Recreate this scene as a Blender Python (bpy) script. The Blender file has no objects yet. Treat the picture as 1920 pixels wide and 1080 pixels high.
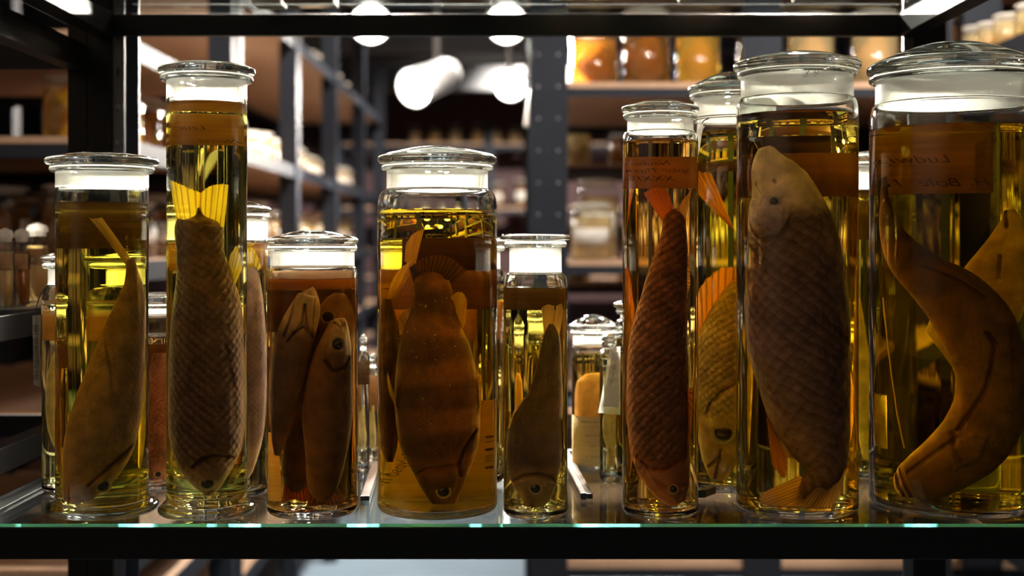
import bpy, math, random
from mathutils import Vector, Matrix, noise
random.seed(7)
PI = math.pi
sc = bpy.context.scene
C = sc.collection

# ---------------------------------------------------------------- camera, world, light, exposure
FPX, HX, HY, EYE = 2400.0, 960.0, 455.0, 1.30      # focal length in pixels, vanishing point, eye height
cd = bpy.data.cameras.new('camera'); cam = bpy.data.objects.new('camera', cd); C.objects.link(cam)
cam.location = (0, 0, EYE); cam.rotation_euler = (PI/2, 0, 0)
cd.sensor_width = 36; cd.lens = 36*FPX/1920
cd.shift_y = -(540-HY)/1920
cd.clip_start = 0.05; cd.clip_end = 60
cd.dof.use_dof = True; cd.dof.focus_distance = 1.27; cd.dof.aperture_fstop = 3.6
sc.camera = cam
sc.view_settings.view_transform = 'Standard'
sc.view_settings.look = 'None'
sc.view_settings.gamma = 1
sc.view_settings.exposure = 1.35
sc.cycles.use_denoising = True
sc.cycles.max_bounces = 26; sc.cycles.transmission_bounces = 24; sc.cycles.glossy_bounces = 6
sc.cycles.diffuse_bounces = 3; sc.cycles.transparent_max_bounces = 24; sc.cycles.volume_bounces = 0
sc.cycles.sample_clamp_indirect = 4.0; sc.cycles.blur_glossy = 0.6
sc.cycles.caustics_reflective = False; sc.cycles.caustics_refractive = True

w = bpy.data.worlds.new('world'); sc.world = w; w.use_nodes = True
nt = w.node_tree; nt.nodes.clear()
wo = nt.nodes.new('ShaderNodeOutputWorld'); wb = nt.nodes.new('ShaderNodeBackground')
tc = nt.nodes.new('ShaderNodeTexCoord'); sp = nt.nodes.new('ShaderNodeSeparateXYZ')
cr = nt.nodes.new('ShaderNodeValToRGB'); mr = nt.nodes.new('ShaderNodeMapRange')
nt.links.new(tc.outputs['Generated'], sp.inputs[0])
nt.links.new(sp.outputs['Z'], mr.inputs['Value'])
mr.inputs['From Min'].default_value = -1; mr.inputs['From Max'].default_value = 1
nt.links.new(mr.outputs[0], cr.inputs[0]); nt.links.new(wb.outputs[0], wo.inputs[0])
dv = nt.nodes.new('ShaderNodeVectorMath'); dv.operation = 'DOT_PRODUCT'; nt.links.new(tc.outputs['Generated'], dv.inputs[0]); dv.inputs[1].default_value = (-.58, -.42, .70)
mr2 = nt.nodes.new('ShaderNodeMapRange'); mr2.interpolation_type = 'SMOOTHSTEP'; nt.links.new(dv.outputs['Value'], mr2.inputs['Value'])
mr2.inputs['From Min'].default_value = .62; mr2.inputs['From Max'].default_value = .97
mw = nt.nodes.new('ShaderNodeMix'); mw.data_type = 'RGBA'; nt.links.new(mr2.outputs[0], mw.inputs[0]); nt.links.new(cr.outputs[0], mw.inputs[6]); mw.inputs[7].default_value = (3.0, 2.05, 1.35, 1)
nt.links.new(mw.outputs[2], wb.inputs[0])
e = cr.color_ramp.elements
e[0].position = 0.3; e[0].color = (0.010, 0.008, 0.006, 1)
e[1].position = 0.85; e[1].color = (0.16, 0.14, 0.11, 1)
m_ = e.new(0.55); m_.color = (0.05, 0.04, 0.03, 1)
wb.inputs[1].default_value = 0.13

# ---------------------------------------------------------------- node helpers
MATS = {}
def newmat(name):
    m = bpy.data.materials.new(name); m.use_nodes = True; m.node_tree.nodes.clear()
    return m, m.node_tree
def N(nt, t, **kw):
    n = nt.nodes.new(t)
    for k, v in kw.items():
        if k in n.inputs: n.inputs[k].default_value = v
        else: setattr(n, k, v)
    return n
def out(nt, sh, vol=None):
    o = nt.nodes.new('ShaderNodeOutputMaterial'); nt.links.new(sh, o.inputs[0])
    if vol: nt.links.new(vol, o.inputs[1])
def c4(c): return (c[0], c[1], c[2], 1)
def plain(name, col, rough=0.6, metal=0.0, spec=0.5, noise_amt=0.15, nscale=40, emis=None, estr=0, bump=0.0):
    if name in MATS: return MATS[name]
    m, nt = newmat(name)
    p = N(nt, 'ShaderNodeBsdfPrincipled'); p.inputs['Roughness'].default_value = rough
    p.inputs['Metallic'].default_value = metal; p.inputs['Specular IOR Level'].default_value = spec
    tx = N(nt, 'ShaderNodeTexCoord'); nz = N(nt, 'ShaderNodeTexNoise', Scale=nscale); nt.links.new(tx.outputs['Object'], nz.inputs[0])
    mx = N(nt, 'ShaderNodeMix', data_type='RGBA'); nt.links.new(nz.outputs[0], mx.inputs[0])
    mx.inputs[6].default_value = c4([v*(1-noise_amt) for v in col]); mx.inputs[7].default_value = c4([min(1, v*(1+noise_amt)) for v in col])
    nt.links.new(mx.outputs[2], p.inputs['Base Color'])
    if bump:
        b = N(nt, 'ShaderNodeBump', Strength=bump, Distance=0.001); nt.links.new(nz.outputs[0], b.inputs['Height']); nt.links.new(b.outputs[0], p.inputs['Normal'])
    if emis: p.inputs['Emission Color'].default_value = c4(emis); p.inputs['Emission Strength'].default_value = estr
    out(nt, p.outputs[0]); MATS[name] = m; return m
def mix(nt, f, a, b):
    x = N(nt, 'ShaderNodeMixShader')
    if isinstance(f, (int, float)): x.inputs[0].default_value = f
    else: nt.links.new(f, x.inputs[0])
    nt.links.new(a, x.inputs[1]); nt.links.new(b, x.inputs[2]); return x.outputs[0]

def schlick(nt, f0=.04):
    lw = N(nt, 'ShaderNodeLayerWeight'); lw.inputs[0].default_value = .5
    # facing with blend .5 is 1-|cos|
    p = N(nt, 'ShaderNodeMath', operation='POWER'); nt.links.new(lw.outputs['Facing'], p.inputs[0]); p.inputs[1].default_value = 5
    m = N(nt, 'ShaderNodeMath', operation='MULTIPLY_ADD'); nt.links.new(p.outputs[0], m.inputs[0]); m.inputs[1].default_value = 1-f0; m.inputs[2].default_value = f0
    return m
def glass_mat(name='clear_glass', col=(0.97, 0.985, 0.97), ior=1.5, rough=0.0):
    if name in MATS: return MATS[name]
    m, nt = newmat(name)
    g = N(nt, 'ShaderNodeBsdfGlass', Color=c4(col), IOR=ior, Roughness=rough)
    tx = N(nt, 'ShaderNodeTexCoord'); mp = N(nt, 'ShaderNodeMapping'); mp.inputs['Scale'].default_value = (1, 1, 0.35)
    nz = N(nt, 'ShaderNodeTexNoise', Scale=55.0, Detail=1.0)
    nt.links.new(tx.outputs['Object'], mp.inputs[0]); nt.links.new(mp.outputs[0], nz.inputs[0])
    b = N(nt, 'ShaderNodeBump', Strength=0.10, Distance=0.0012); nt.links.new(nz.outputs[0], b.inputs['Height']); nt.links.new(b.outputs[0], g.inputs['Normal'])
    out(nt, g.outputs[0]); MATS[name] = m; return m
def frosted_mat():
    if 'frosted' in MATS: return MATS['frosted']
    m, nt = newmat('ground_glass')
    g = N(nt, 'ShaderNodeBsdfTransparent', Color=c4((.96, .96, .93)))
    tx = N(nt, 'ShaderNodeTexCoord'); mp = N(nt, 'ShaderNodeMapping'); mp.inputs['Scale'].default_value = (1, 1, 5)
    nz = N(nt, 'ShaderNodeTexNoise', Scale=18.0, Detail=2.0); nt.links.new(tx.outputs['Object'], mp.inputs[0]); nt.links.new(mp.outputs[0], nz.inputs[0])
    cr = N(nt, 'ShaderNodeMapRange'); cr.inputs['From Min'].default_value = .3; cr.inputs['From Max'].default_value = .7
    cr.inputs['To Min'].default_value = 0.58; cr.inputs['To Max'].default_value = 0.74; nt.links.new(nz.outputs[0], cr.inputs[0])
    t = N(nt, 'ShaderNodeBsdfTranslucent', Color=c4((.98, .97, .93))); d = N(nt, 'ShaderNodeBsdfDiffuse', Color=c4((.96, .95, .91)))
    td = mix(nt, 0.30, t.outputs[0], d.outputs[0]); gs = N(nt, 'ShaderNodeBsdfGlossy', Roughness=0.25)
    out(nt, mix(nt, 0.05, mix(nt, cr.outputs[0], g.outputs[0], td), gs.outputs[0])); MATS['frosted'] = m; return m
def liquid_mat(name, T, L=0.1, ior=1.365, gl=1.5):
    """one shader for the whole liquid body: against glass on its sides and floor, against air on its level surface"""
    if name in MATS: return MATS[name]
    m, nt = newmat(name)
    geo = N(nt, 'ShaderNodeNewGeometry'); s = N(nt, 'ShaderNodeSeparateXYZ'); nt.links.new(geo.outputs['True Normal'], s.inputs[0])
    ab = N(nt, 'ShaderNodeMath', operation='ABSOLUTE'); nt.links.new(s.outputs['Z'], ab.inputs[0])
    px_ = N(nt, 'ShaderNodeTexCoord'); s2 = N(nt, 'ShaderNodeSeparateXYZ'); nt.links.new(px_.outputs['Generated'], s2.inputs[0])
    up = N(nt, 'ShaderNodeMath', operation='GREATER_THAN'); nt.links.new(s2.outputs['Z'], up.inputs[0]); up.inputs[1].default_value = 0.5
    gt = N(nt, 'ShaderNodeMath', operation='GREATER_THAN'); nt.links.new(ab.outputs[0], gt.inputs[0]); gt.inputs[1].default_value = 0.5
    an = N(nt, 'ShaderNodeMath', operation='MULTIPLY'); nt.links.new(gt.outputs[0], an.inputs[0]); nt.links.new(up.outputs[0], an.inputs[1])
    mr = N(nt, 'ShaderNodeMapRange'); nt.links.new(an.outputs[0], mr.inputs[0]); mr.inputs['To Min'].default_value = ior/gl; mr.inputs['To Max'].default_value = ior
    g = N(nt, 'ShaderNodeBsdfGlass', Roughness=0.0); g.inputs['Color'].default_value = (1, 1, 1, 1); nt.links.new(mr.outputs[0], g.inputs['IOR'])
    sig = [-math.log(t)/L for t in T]; d = max(sig)
    v = N(nt, 'ShaderNodeVolumeAbsorption', Density=d); v.inputs['Color'].default_value = c4([1-x/d for x in sig])
    out(nt, g.outputs[0], v.outputs[0]); MATS[name] = m; return m
def pane_mat(name='pane_glass', tint=(.93, .97, .955)):
    if name in MATS: return MATS[name]
    m, nt = newmat(name)
    t = N(nt, 'ShaderNodeBsdfTransparent', Color=c4(tint)); g = N(nt, 'ShaderNodeBsdfGlossy', Roughness=0.03)
    f = schlick(nt)
    out(nt, mix(nt, f.outputs[0], t.outputs[0], g.outputs[0])); MATS[name] = m; return m
def amber_mat(name, col, op=0.5):
    """coloured spirit in the distant jars"""
    if name in MATS: return MATS[name]
    m, nt = newmat(name)
    t = N(nt, 'ShaderNodeBsdfTransparent', Color=c4(col)); tr = N(nt, 'ShaderNodeBsdfTranslucent', Color=c4(col)); g = N(nt, 'ShaderNodeBsdfGlossy', Roughness=0.1)
    d = N(nt, 'ShaderNodeBsdfDiffuse', Color=c4(col))
    f = schlick(nt, .03)
    out(nt, mix(nt, f.outputs[0], mix(nt, op, t.outputs[0], mix(nt, .4, tr.outputs[0], d.outputs[0])), g.outputs[0])); MATS[name] = m; return m
def white_lid_mat():
    if 'lidw' in MATS: return MATS['lidw']
    m, nt = newmat('milky_lid_glass')
    tr = N(nt, 'ShaderNodeBsdfTranslucent', Color=c4((.9, .87, .8))); d = N(nt, 'ShaderNodeBsdfDiffuse', Color=c4((.85, .82, .76))); g = N(nt, 'ShaderNodeBsdfGlossy', Roughness=0.08)
    t = N(nt, 'ShaderNodeBsdfTransparent', Color=(.95, .95, .93, 1))
    f = schlick(nt)
    out(nt, mix(nt, f.outputs[0], mix(nt, .55, t.outputs[0], mix(nt, .5, tr.outputs[0], d.outputs[0])), g.outputs[0])); MATS['lidw'] = m; return m
def paper_mat(name, col, trans=0.5):
    if name in MATS: return MATS[name]
    m, nt = newmat(name)
    tx = N(nt, 'ShaderNodeTexCoord'); mp = N(nt, 'ShaderNodeMapping'); mp.inputs['Scale'].default_value = (1, 1, 9)
    nz = N(nt, 'ShaderNodeTexNoise', Scale=30.0, Detail=4.0); nt.links.new(tx.outputs['Object'], mp.inputs[0]); nt.links.new(mp.outputs[0], nz.inputs[0])
    mx = N(nt, 'ShaderNodeMix', data_type='RGBA'); nt.links.new(nz.outputs[0], mx.inputs[0])
    mx.inputs[6].default_value = c4([v*.7 for v in col]); mx.inputs[7].default_value = c4([min(1, v*1.25) for v in col])
    a = N(nt, 'ShaderNodeBsdfDiffuse'); b = N(nt, 'ShaderNodeBsdfTranslucent')
    nt.links.new(mx.outputs[2], a.inputs[0]); nt.links.new(mx.outputs[2], b.inputs[0])
    out(nt, mix(nt, trans, a.outputs[0], b.outputs[0])); MATS[name] = m; return m
def skin_mat(name, belly, back, scale_amt=0.8, bars=0.0, mottle=0.35, headc=None, barlo=.62):
    if name in MATS: return MATS[name]
    m, nt = newmat(name); L = nt.links.new
    uv = N(nt, 'ShaderNodeUVMap', uv_map='uv')
    mp = N(nt, 'ShaderNodeMapping'); mp.inputs['Rotation'].default_value = (0, 0, PI/4); L(uv.outputs[0], mp.inputs[0])
    nzd = N(nt, 'ShaderNodeTexNoise', Scale=0.8); L(uv.outputs[0], nzd.inputs[0])
    va = N(nt, 'ShaderNodeVectorMath', operation='SCALE'); va.inputs['Scale'].default_value = 0.35; L(nzd.outputs[1], va.inputs[0])
    vb = N(nt, 'ShaderNodeVectorMath', operation='ADD'); L(mp.outputs[0], vb.inputs[0]); L(va.outputs[0], vb.inputs[1])
    vo = N(nt, 'ShaderNodeTexVoronoi', Scale=1.0, Randomness=0.2); L(vb.outputs[0], vo.inputs[0])
    hd = N(nt, 'ShaderNodeAttribute', attribute_name='headm'); bk = N(nt, 'ShaderNodeAttribute', attribute_name='backm')
    inv = N(nt, 'ShaderNodeMath', operation='SUBTRACT'); inv.inputs[0].default_value = 1; L(hd.outputs['Fac'], inv.inputs[1])
    rl = N(nt, 'ShaderNodeVectorMath', operation='SUBTRACT'); L(vb.outputs[0], rl.inputs[0]); L(vo.outputs['Position'], rl.inputs[1])
    dt = N(nt, 'ShaderNodeVectorMath', operation='DOT_PRODUCT'); L(rl.outputs[0], dt.inputs[0]); dt.inputs[1].default_value = (-.75, -.75, 0)
    ds = N(nt, 'ShaderNodeMath', operation='MULTIPLY'); L(vo.outputs['Distance'], ds.inputs[0]); ds.inputs[1].default_value = .55
    hs = N(nt, 'ShaderNodeMath', operation='ADD'); L(ds.outputs[0], hs.inputs[0]); L(dt.outputs['Value'], hs.inputs[1])
    sf = N(nt, 'ShaderNodeMath', operation='MULTIPLY'); L(hs.outputs[0], sf.inputs[0]); L(inv.outputs[0], sf.inputs[1])
    tx = N(nt, 'ShaderNodeTexCoord'); n1 = N(nt, 'ShaderNodeTexNoise', Scale=60.0, Detail=5.0); L(tx.outputs['Object'], n1.inputs[0])
    n2 = N(nt, 'ShaderNodeTexNoise', Scale=600.0, Detail=2.0); L(tx.outputs['Object'], n2.inputs[0])
    # pigment
    m1 = N(nt, 'ShaderNodeMix', data_type='RGBA'); L(bk.outputs['Fac'], m1.inputs[0]); m1.inputs[6].default_value = c4(belly); m1.inputs[7].default_value = c4(back)
    if headc:
        mh = N(nt, 'ShaderNodeMix', data_type='RGBA'); L(hd.outputs['Fac'], mh.inputs[0]); L(m1.outputs[2], mh.inputs[6]); mh.inputs[7].default_value = c4(headc); m1 = mh
    r1 = N(nt, 'ShaderNodeMapRange'); L(n1.outputs[0], r1.inputs[0]); r1.inputs['From Min'].default_value = .35; r1.inputs['From Max'].default_value = .7
    r1.inputs['To Min'].default_value = 1-mottle; r1.inputs['To Max'].default_value = 1+mottle*.5
    m2 = N(nt, 'ShaderNodeVectorMath', operation='SCALE'); L(m1.outputs[2], m2.inputs[0]); L(r1.outputs[0], m2.inputs['Scale'])
    r2 = N(nt, 'ShaderNodeMapRange'); L(sf.outputs[0], r2.inputs[0]); r2.inputs['From Min'].default_value = .2; r2.inputs['From Max'].default_value = .9
    r2.inputs['To Min'].default_value = 1; r2.inputs['To Max'].default_value = 1-.14*scale_amt
    m3 = N(nt, 'ShaderNodeVectorMath', operation='SCALE'); L(m2.outputs[0], m3.inputs[0]); L(r2.outputs[0], m3.inputs['Scale'])
    col = m3.outputs[0]
    if bars:
        ba = N(nt, 'ShaderNodeAttribute', attribute_name='along'); mu = N(nt, 'ShaderNodeMath', operation='MULTIPLY'); mu.inputs[1].default_value = bars*2*PI; L(ba.outputs['Fac'], mu.inputs[0])
        ad = N(nt, 'ShaderNodeMath', operation='ADD'); L(mu.outputs[0], ad.inputs[0]); L(n1.outputs[0], ad.inputs[1])
        sn = N(nt, 'ShaderNodeMath', operation='SINE'); L(ad.outputs[0], sn.inputs[0])
        r3 = N(nt, 'ShaderNodeMapRange'); L(sn.outputs[0], r3.inputs[0]); r3.inputs['From Min'].default_value = -.4; r3.inputs['From Max'].default_value = .6
        r3.inputs['To Min'].default_value = barlo; r3.inputs['To Max'].default_value = 1.1
        m4 = N(nt, 'ShaderNodeVectorMath', operation='SCALE'); L(col, m4.inputs[0]); L(r3.outputs[0], m4.inputs['Scale']); col = m4.outputs[0]
    p = N(nt, 'ShaderNodeBsdfPrincipled', Roughness=0.5); L(col, p.inputs['Base Color']); p.inputs['Specular IOR Level'].default_value = 0.25
    b1 = N(nt, 'ShaderNodeBump', Strength=min(1.0, 1.0*scale_amt), Distance=0.006, invert=True); L(sf.outputs[0], b1.inputs['Height'])
    b2 = N(nt, 'ShaderNodeBump', Strength=0.35, Distance=0.0008); L(n2.outputs[0], b2.inputs['Height']); L(b1.outputs[0], b2.inputs['Normal']); L(b2.outputs[0], p.inputs['Normal'])
    t = N(nt, 'ShaderNodeBsdfTranslucent'); L(col, t.inputs[0])
    out(nt, mix(nt, 0.05, p.outputs[0], t.outputs[0])); MATS[name] = m; return m
def fin_mat(name, col, clear=0.15, rays=14):
    if name in MATS: return MATS[name]
    m, nt = newmat(name); L = nt.links.new
    uv = N(nt, 'ShaderNodeUVMap', uv_map='uv'); s = N(nt, 'ShaderNodeSeparateXYZ'); L(uv.outputs[0], s.inputs[0])
    mu = N(nt, 'ShaderNodeMath', operation='MULTIPLY'); mu.inputs[1].default_value = rays*2*PI; L(s.outputs[0], mu.inputs[0])
    sn = N(nt, 'ShaderNodeMath', operation='SINE'); L(mu.outputs[0], sn.inputs[0])
    r = N(nt, 'ShaderNodeMapRange'); L(sn.outputs[0], r.inputs[0]); r.inputs['From Min'].default_value = .55; r.inputs['From Max'].default_value = 1
    r.inputs['To Min'].default_value = 1; r.inputs['To Max'].default_value = .45
    cc = N(nt, 'ShaderNodeVectorMath', operation='SCALE'); cc.inputs[0].default_value = col; L(r.outputs[0], cc.inputs['Scale'])
    t = N(nt, 'ShaderNodeBsdfTranslucent'); L(cc.outputs[0], t.inputs[0]); d = N(nt, 'ShaderNodeBsdfDiffuse'); L(cc.outputs[0], d.inputs[0])
    tr = N(nt, 'ShaderNodeBsdfTransparent'); tr.inputs[0].default_value = c4([v**.5 for v in col])
    b = N(nt, 'ShaderNodeBump', Strength=0.6, Distance=0.0006); L(sn.outputs[0], b.inputs['Height']); L(b.outputs[0], d.inputs['Normal']); L(b.outputs[0], t.inputs['Normal'])
    out(nt, mix(nt, clear, mix(nt, .35, t.outputs[0], d.outputs[0]), tr.outputs[0])); MATS[name] = m; return m

# ---------------------------------------------------------------- object helpers
def mesh_obj(name, verts, faces, mats, parent=None, smooth=True, midx=None, loc=None, edges=()):
    me = bpy.data.meshes.new(name); me.from_pydata(verts, edges, faces)
    for m in (mats if isinstance(mats, (list, tuple)) else [mats]): me.materials.append(m)
    if smooth:
        for p in me.polygons: p.use_smooth = True
    if midx:
        for p, i in zip(me.polygons, midx): p.material_index = i
    me.update()
    o = bpy.data.objects.new(name, me); C.objects.link(o)
    if parent: o.parent = parent
    if loc: o.location = loc
    return o
def thing(name, label, cat, loc=(0, 0, 0), rz=0, group=None):
    o = bpy.data.objects.new(name, None); C.objects.link(o); o.empty_display_size = .02
    o.location = loc; o.rotation_euler[2] = rz; o['label'] = label; o['category'] = cat
    if group: o['group'] = group
    return o
def tag(o, label, cat, group=None):
    o['label'] = label; o['category'] = cat
    if group: o['group'] = group
    return o
def struct(o): o['kind'] = 'structure'; return o
def boxes(bl):
    V, F = [], []
    for (x0, y0, z0, x1, y1, z1) in bl:
        b = len(V)
        V += [(x0, y0, z0), (x1, y0, z0), (x1, y1, z0), (x0, y1, z0), (x0, y0, z1), (x1, y0, z1), (x1, y1, z1), (x0, y1, z1)]
        F += [(b, b+3, b+2, b+1), (b+4, b+5, b+6, b+7), (b, b+1, b+5, b+4), (b+1, b+2, b+6, b+5), (b+2, b+3, b+7, b+6), (b+3, b, b+4, b+7)]
    return V, F
def box(name, bl, mat, parent=None, bevel=0.0, loc=None):
    V, F = boxes(bl if isinstance(bl[0], (tuple, list)) else [bl])
    o = mesh_obj(name, V, F, mat, parent, smooth=False, loc=loc)
    if bevel:
        md = o.modifiers.new('bevel', 'BEVEL'); md.width = bevel; md.segments = 2
    return o
def lathe(name, prof, seg, mats, parent, midx=None, closed=False, loc=None):
    """prof: (r, z) list; r = 0 ends close on the axis"""
    V, F, MI = [], [], []; rings = []
    for (r, z) in prof:
        if r < 1e-7: rings.append([len(V)]); V.append((0, 0, z))
        else:
            b = len(V); rings.append(list(range(b, b+seg)))
            V += [(r*math.cos(2*PI*k/seg), r*math.sin(2*PI*k/seg), z) for k in range(seg)]
    n = len(rings); rng = range(n if closed else n-1)
    for i in rng:
        a, b = rings[i], rings[(i+1) % n]
        for k in range(seg):
            k2 = (k+1) % seg
            if len(a) == 1 and len(b) == 1: continue
            if len(a) == 1: f = (a[0], b[k2], b[k])
            elif len(b) == 1: f = (a[k], a[k2], b[0])
            else: f = (a[k], a[k2], b[k2], b[k])
            F.append(f); MI.append(midx[i] if midx else 0)
    return mesh_obj(name, V, F, mats, parent, midx=MI, loc=loc)
def arc(cx, cz, r, a0, a1, n, rz=None):
    rz = r if rz is None else rz
    return [(cx + r*math.cos(a0+(a1-a0)*i/n), cz + rz*math.sin(a0+(a1-a0)*i/n)) for i in range(n+1)]
def tube(name, pts, rad, mat, parent=None, sub=8, res=4):
    """a round bar or wire along points, as a mesh; rad may be one per point"""
    pts = [Vector(p) for p in pts]
    V, F = [], []; n = len(pts); up = Vector((0.13, 0.2, 1)).normalized()
    for i, p in enumerate(pts):
        t = (pts[min(i+1, n-1)]-pts[max(i-1, 0)]).normalized()
        a = t.cross(up)
        if a.length < 1e-4: a = t.cross(Vector((1, 0, 0)))
        a.normalize(); b = t.cross(a); r = rad[i] if isinstance(rad, (list, tuple)) else rad
        V += [tuple(p + a*r*math.cos(2*PI*k/sub) + b*r*math.sin(2*PI*k/sub)) for k in range(sub)]
    for i in range(n-1):
        for k in range(sub):
            k2 = (k+1) % sub; F.append((i*sub+k, i*sub+k2, (i+1)*sub+k2, (i+1)*sub+k))
    F.append(tuple(range(sub))[::-1]); F.append(tuple(range((n-1)*sub, n*sub)))
    return mesh_obj(name, V, F, mat, parent)
def cr_spline(pts, n):
    """Catmull-Rom through tuples"""
    P = [tuple(2*a-b for a, b in zip(pts[0], pts[1]))] + list(pts) + [tuple(2*a-b for a, b in zip(pts[-1], pts[-2]))]
    res = []; m = len(pts)-1
    for k in range(n+1):
        t = k/n*m; i = min(int(t), m-1); u = t-i; p0, p1, p2, p3 = P[i:i+4]
        res.append(tuple(0.5*((2*b)+(-a+c)*u+(2*a-5*b+4*c-d)*u*u+(-a+3*b-3*c+d)*u**3) for a, b, c, d in zip(p0, p1, p2, p3)))
    return res
def wx(px, Y): return (px-HX)/FPX*Y
def wz(py, Y): return EYE-(py-HY)/FPX*Y
def linked_copy(root, loc, label, group=None, rz=None, mats=None):
    r = root.copy(); C.objects.link(r); r.location = loc; r['label'] = label
    if rz is not None: r.rotation_euler[2] = rz
    if group: r['group'] = group
    for ch in root.children:
        c = ch.copy(); C.objects.link(c); c.parent = r
        for g in ch.children:
            d = g.copy(); C.objects.link(d); d.parent = c
    return r

# ---------------------------------------------------------------- materials in use
GL = glass_mat(); FR = frosted_mat(); PANE = pane_mat(); THIN = pane_mat('clear_inner_glass', (.985, .99, .98))
EDGE = None
def edge_mat():
    m, nt = newmat('teal_glass_edge')  # glow of light caught inside the pane, put into a bright teal diffuse
    g = N(nt, 'ShaderNodeBsdfGlass', Color=c4((.25, .85, .80)), IOR=1.5, Roughness=0.2); t = N(nt, 'ShaderNodeBsdfTranslucent', Color=c4((.25, 1.0, .95)))
    d = N(nt, 'ShaderNodeBsdfDiffuse', Color=c4((.2, .95, .9)))
    out(nt, mix(nt, .9, g.outputs[0], mix(nt, .4, t.outputs[0], d.outputs[0]))); return m
EDGE = edge_mat()
BLACK = plain('black_powder_coat', (.004, .004, .0045), .4, spec=.18, noise_amt=.1)
STEEL = plain('slate_shelf_steel', (.018, .021, .029), .6, metal=.0, spec=.1)
BOARD = plain('brown_chipboard', (.40, .255, .165), .75, nscale=150, noise_amt=.25)
DARKHOLE = plain('dark_slot', (.004, .004, .005), .8)
WOODSTRIP = plain('pale_wood', (.085, .058, .042), .8, spec=.05, nscale=90, noise_amt=.2)
PAPER = paper_mat('aged_label_paper', (.34, .20, .11), .28)
PAPERD = paper_mat('dark_label_paper', (.13, .075, .045), .25)
PAPERL = paper_mat('cream_paper', (.66, .52, .30), .45)
INK = plain('brown_ink', (.03, .018, .012), .7)
WHITEP = paper_mat('white_tag_paper', (.8, .78, .73), .4)

# ================================================================ room
box('floor', (-4.5, -1.0, -0.1, 4.5, 13, 0), plain('blue_grey_floor', (.14, .19, .24), .35, nscale=3), None); struct(bpy.data.objects['floor'])
struct(box('ceiling', (-4.5, 2.2, 2.75, 4.5, 13, 2.85), plain('black_ceiling', (.02, .02, .022), .8), None))
struct(box('wall_back', (-4.5, 12.0, 0, 4.5, 12.1, 2.75), plain('maroon_wall', (.055, .022, .025), .7), None))
struct(box('wall_left', (-4.6, 2.2, 0, -4.5, 12.0, 2.75), plain('dark_plaster', (.06, .055, .055), .8), None))
struct(box('wall_right', (4.5, 2.2, 0, 4.6, 12.0, 2.75), plain('dark_plaster', (.06, .055, .055), .8), None))
for i, (y, z) in enumerate(((4.2, 2.45), (5.6, 2.45), (7.2, 2.45), (9.0, 2.45))):
    b = box('ceiling_beam', (-4.4, -.06, -.08, 4.4, .06, .08), plain('ceiling_steel', (.05, .052, .058), .5), None, loc=(0, y, z))
    struct(b)

# ================================================================ our display unit (glass shelves in a black steel frame)
SH = 0.264                       # shelf top below the eye
SZ = EYE-SH                      # jars stand at this height
YF, YB = 1.200, 1.655
XL, XR = -0.535, 0.520
UZ = EYE+0.266                   # underside of the upper frame

def beam_frame(root, z0, z1, yf=YF, yb=YB, xl=XL, xr=XR, lip=.012):
    t = .028
    box('front_beam', (xl, yf, z0, xr, yf+.003, z1), BLACK, root, .0008)
    box('front_beam', (xl, yf+.003, z0, xr, yf+lip, z0+.003), BLACK, root)
    box('back_beam', (xl, yb-.010, z0, xr, yb, z1), BLACK, root, .0008)
    box('side_beam', (xl-.004, yf, z0, xl+.022, yb, z1), BLACK, root, .0008)
    box('side_beam', (xr-.022, yf, z0, xr+.004, yb, z1), BLACK, root, .0008)

unit = thing('display_rack', 'black steel display rack with slotted uprights carrying the glass shelf of large fish jars', 'rack', (0, 0, 0))
beam_frame(unit, SZ-.0330, SZ-.0030)
beam_frame(unit, UZ, UZ+.028)
beam_frame(unit, SZ-.62, SZ-.59)
def upright(name, x0, x1, y0, y1, z0, z1, root, mat=BLACK, face=-1, slots=True, sx=None, hmat=None, pitch=.05):
    o = box(name, [(x0, y0, z0, x1, y0+.003, z1), (x0, y0, z0, x0+.003, y1, z1)], mat, root)
    if slots:
        sxx = (x0+x1)/2 if sx is None else sx
        bl = []
        k = 0; z = max(z0, .6)
        while z < min(z1, 2.3):
            bl.append((sxx-.0025, y0-.0006, z, sxx+.0025, y0+.0002, z+.012)); z += pitch/2
        s = box('slot', bl, hmat or DARKHOLE, o)
        s['kind'] = 'stuff'
    return o
# rear uprights: wide black flange, grey slotted strip, blue-grey flange
CH = plain('worn_grey_channel', (.11, .11, .12), .35, metal=.6)
BLUE = plain('blue_black_steel', (.018, .022, .035), .5, spec=.15)
def slotted_strip(x0, x1, y, z0, z1, root, mat=CH, pitch=.047, zlo=1.0, zhi=1.75, bolts=True):
    s = box('slotted_strip', (x0, y, z0, x1, y+.004, z1), mat, root, .0008)
    bl = []; z = zlo
    xm = (x0+x1)/2
    while z < zhi: bl.append((xm-.0016, y-.0006, z, xm+.0016, y+.001, z+.009)); z += pitch
    box('slot', bl, DARKHOLE, s)['kind'] = 'stuff'
    if bolts:
        for k in range(4):
            lathe('bolt', [(0, .004), (.003, .0035), (.0045, .002), (.0048, 0)], 12, CH, s, loc=(xm+.001, y-.0001, 1.395+k*.047*1.0-.06)).rotation_euler = (PI/2, 0, 0)
    return s
box('upright', (-.549, 1.657, 0, -.519, 1.70, 2.2), BLACK, unit, .001)
box('upright', (-.504, 1.667, 0, -.486, 1.671, 2.2), BLUE, unit, .001)
slotted_strip(-.519, -.504, 1.662, 0, 2.2, unit)
box('upright', (.522, 1.657, 0, .562, 1.70, 2.2), BLACK, unit, .001)
slotted_strip(.508, .522, 1.662, 0, 2.2, unit)
for x in (-.549, .522): box('upright', (x, 1.185, 0, x+.03, 1.199, 2.2), BLACK, unit, .001)

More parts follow.
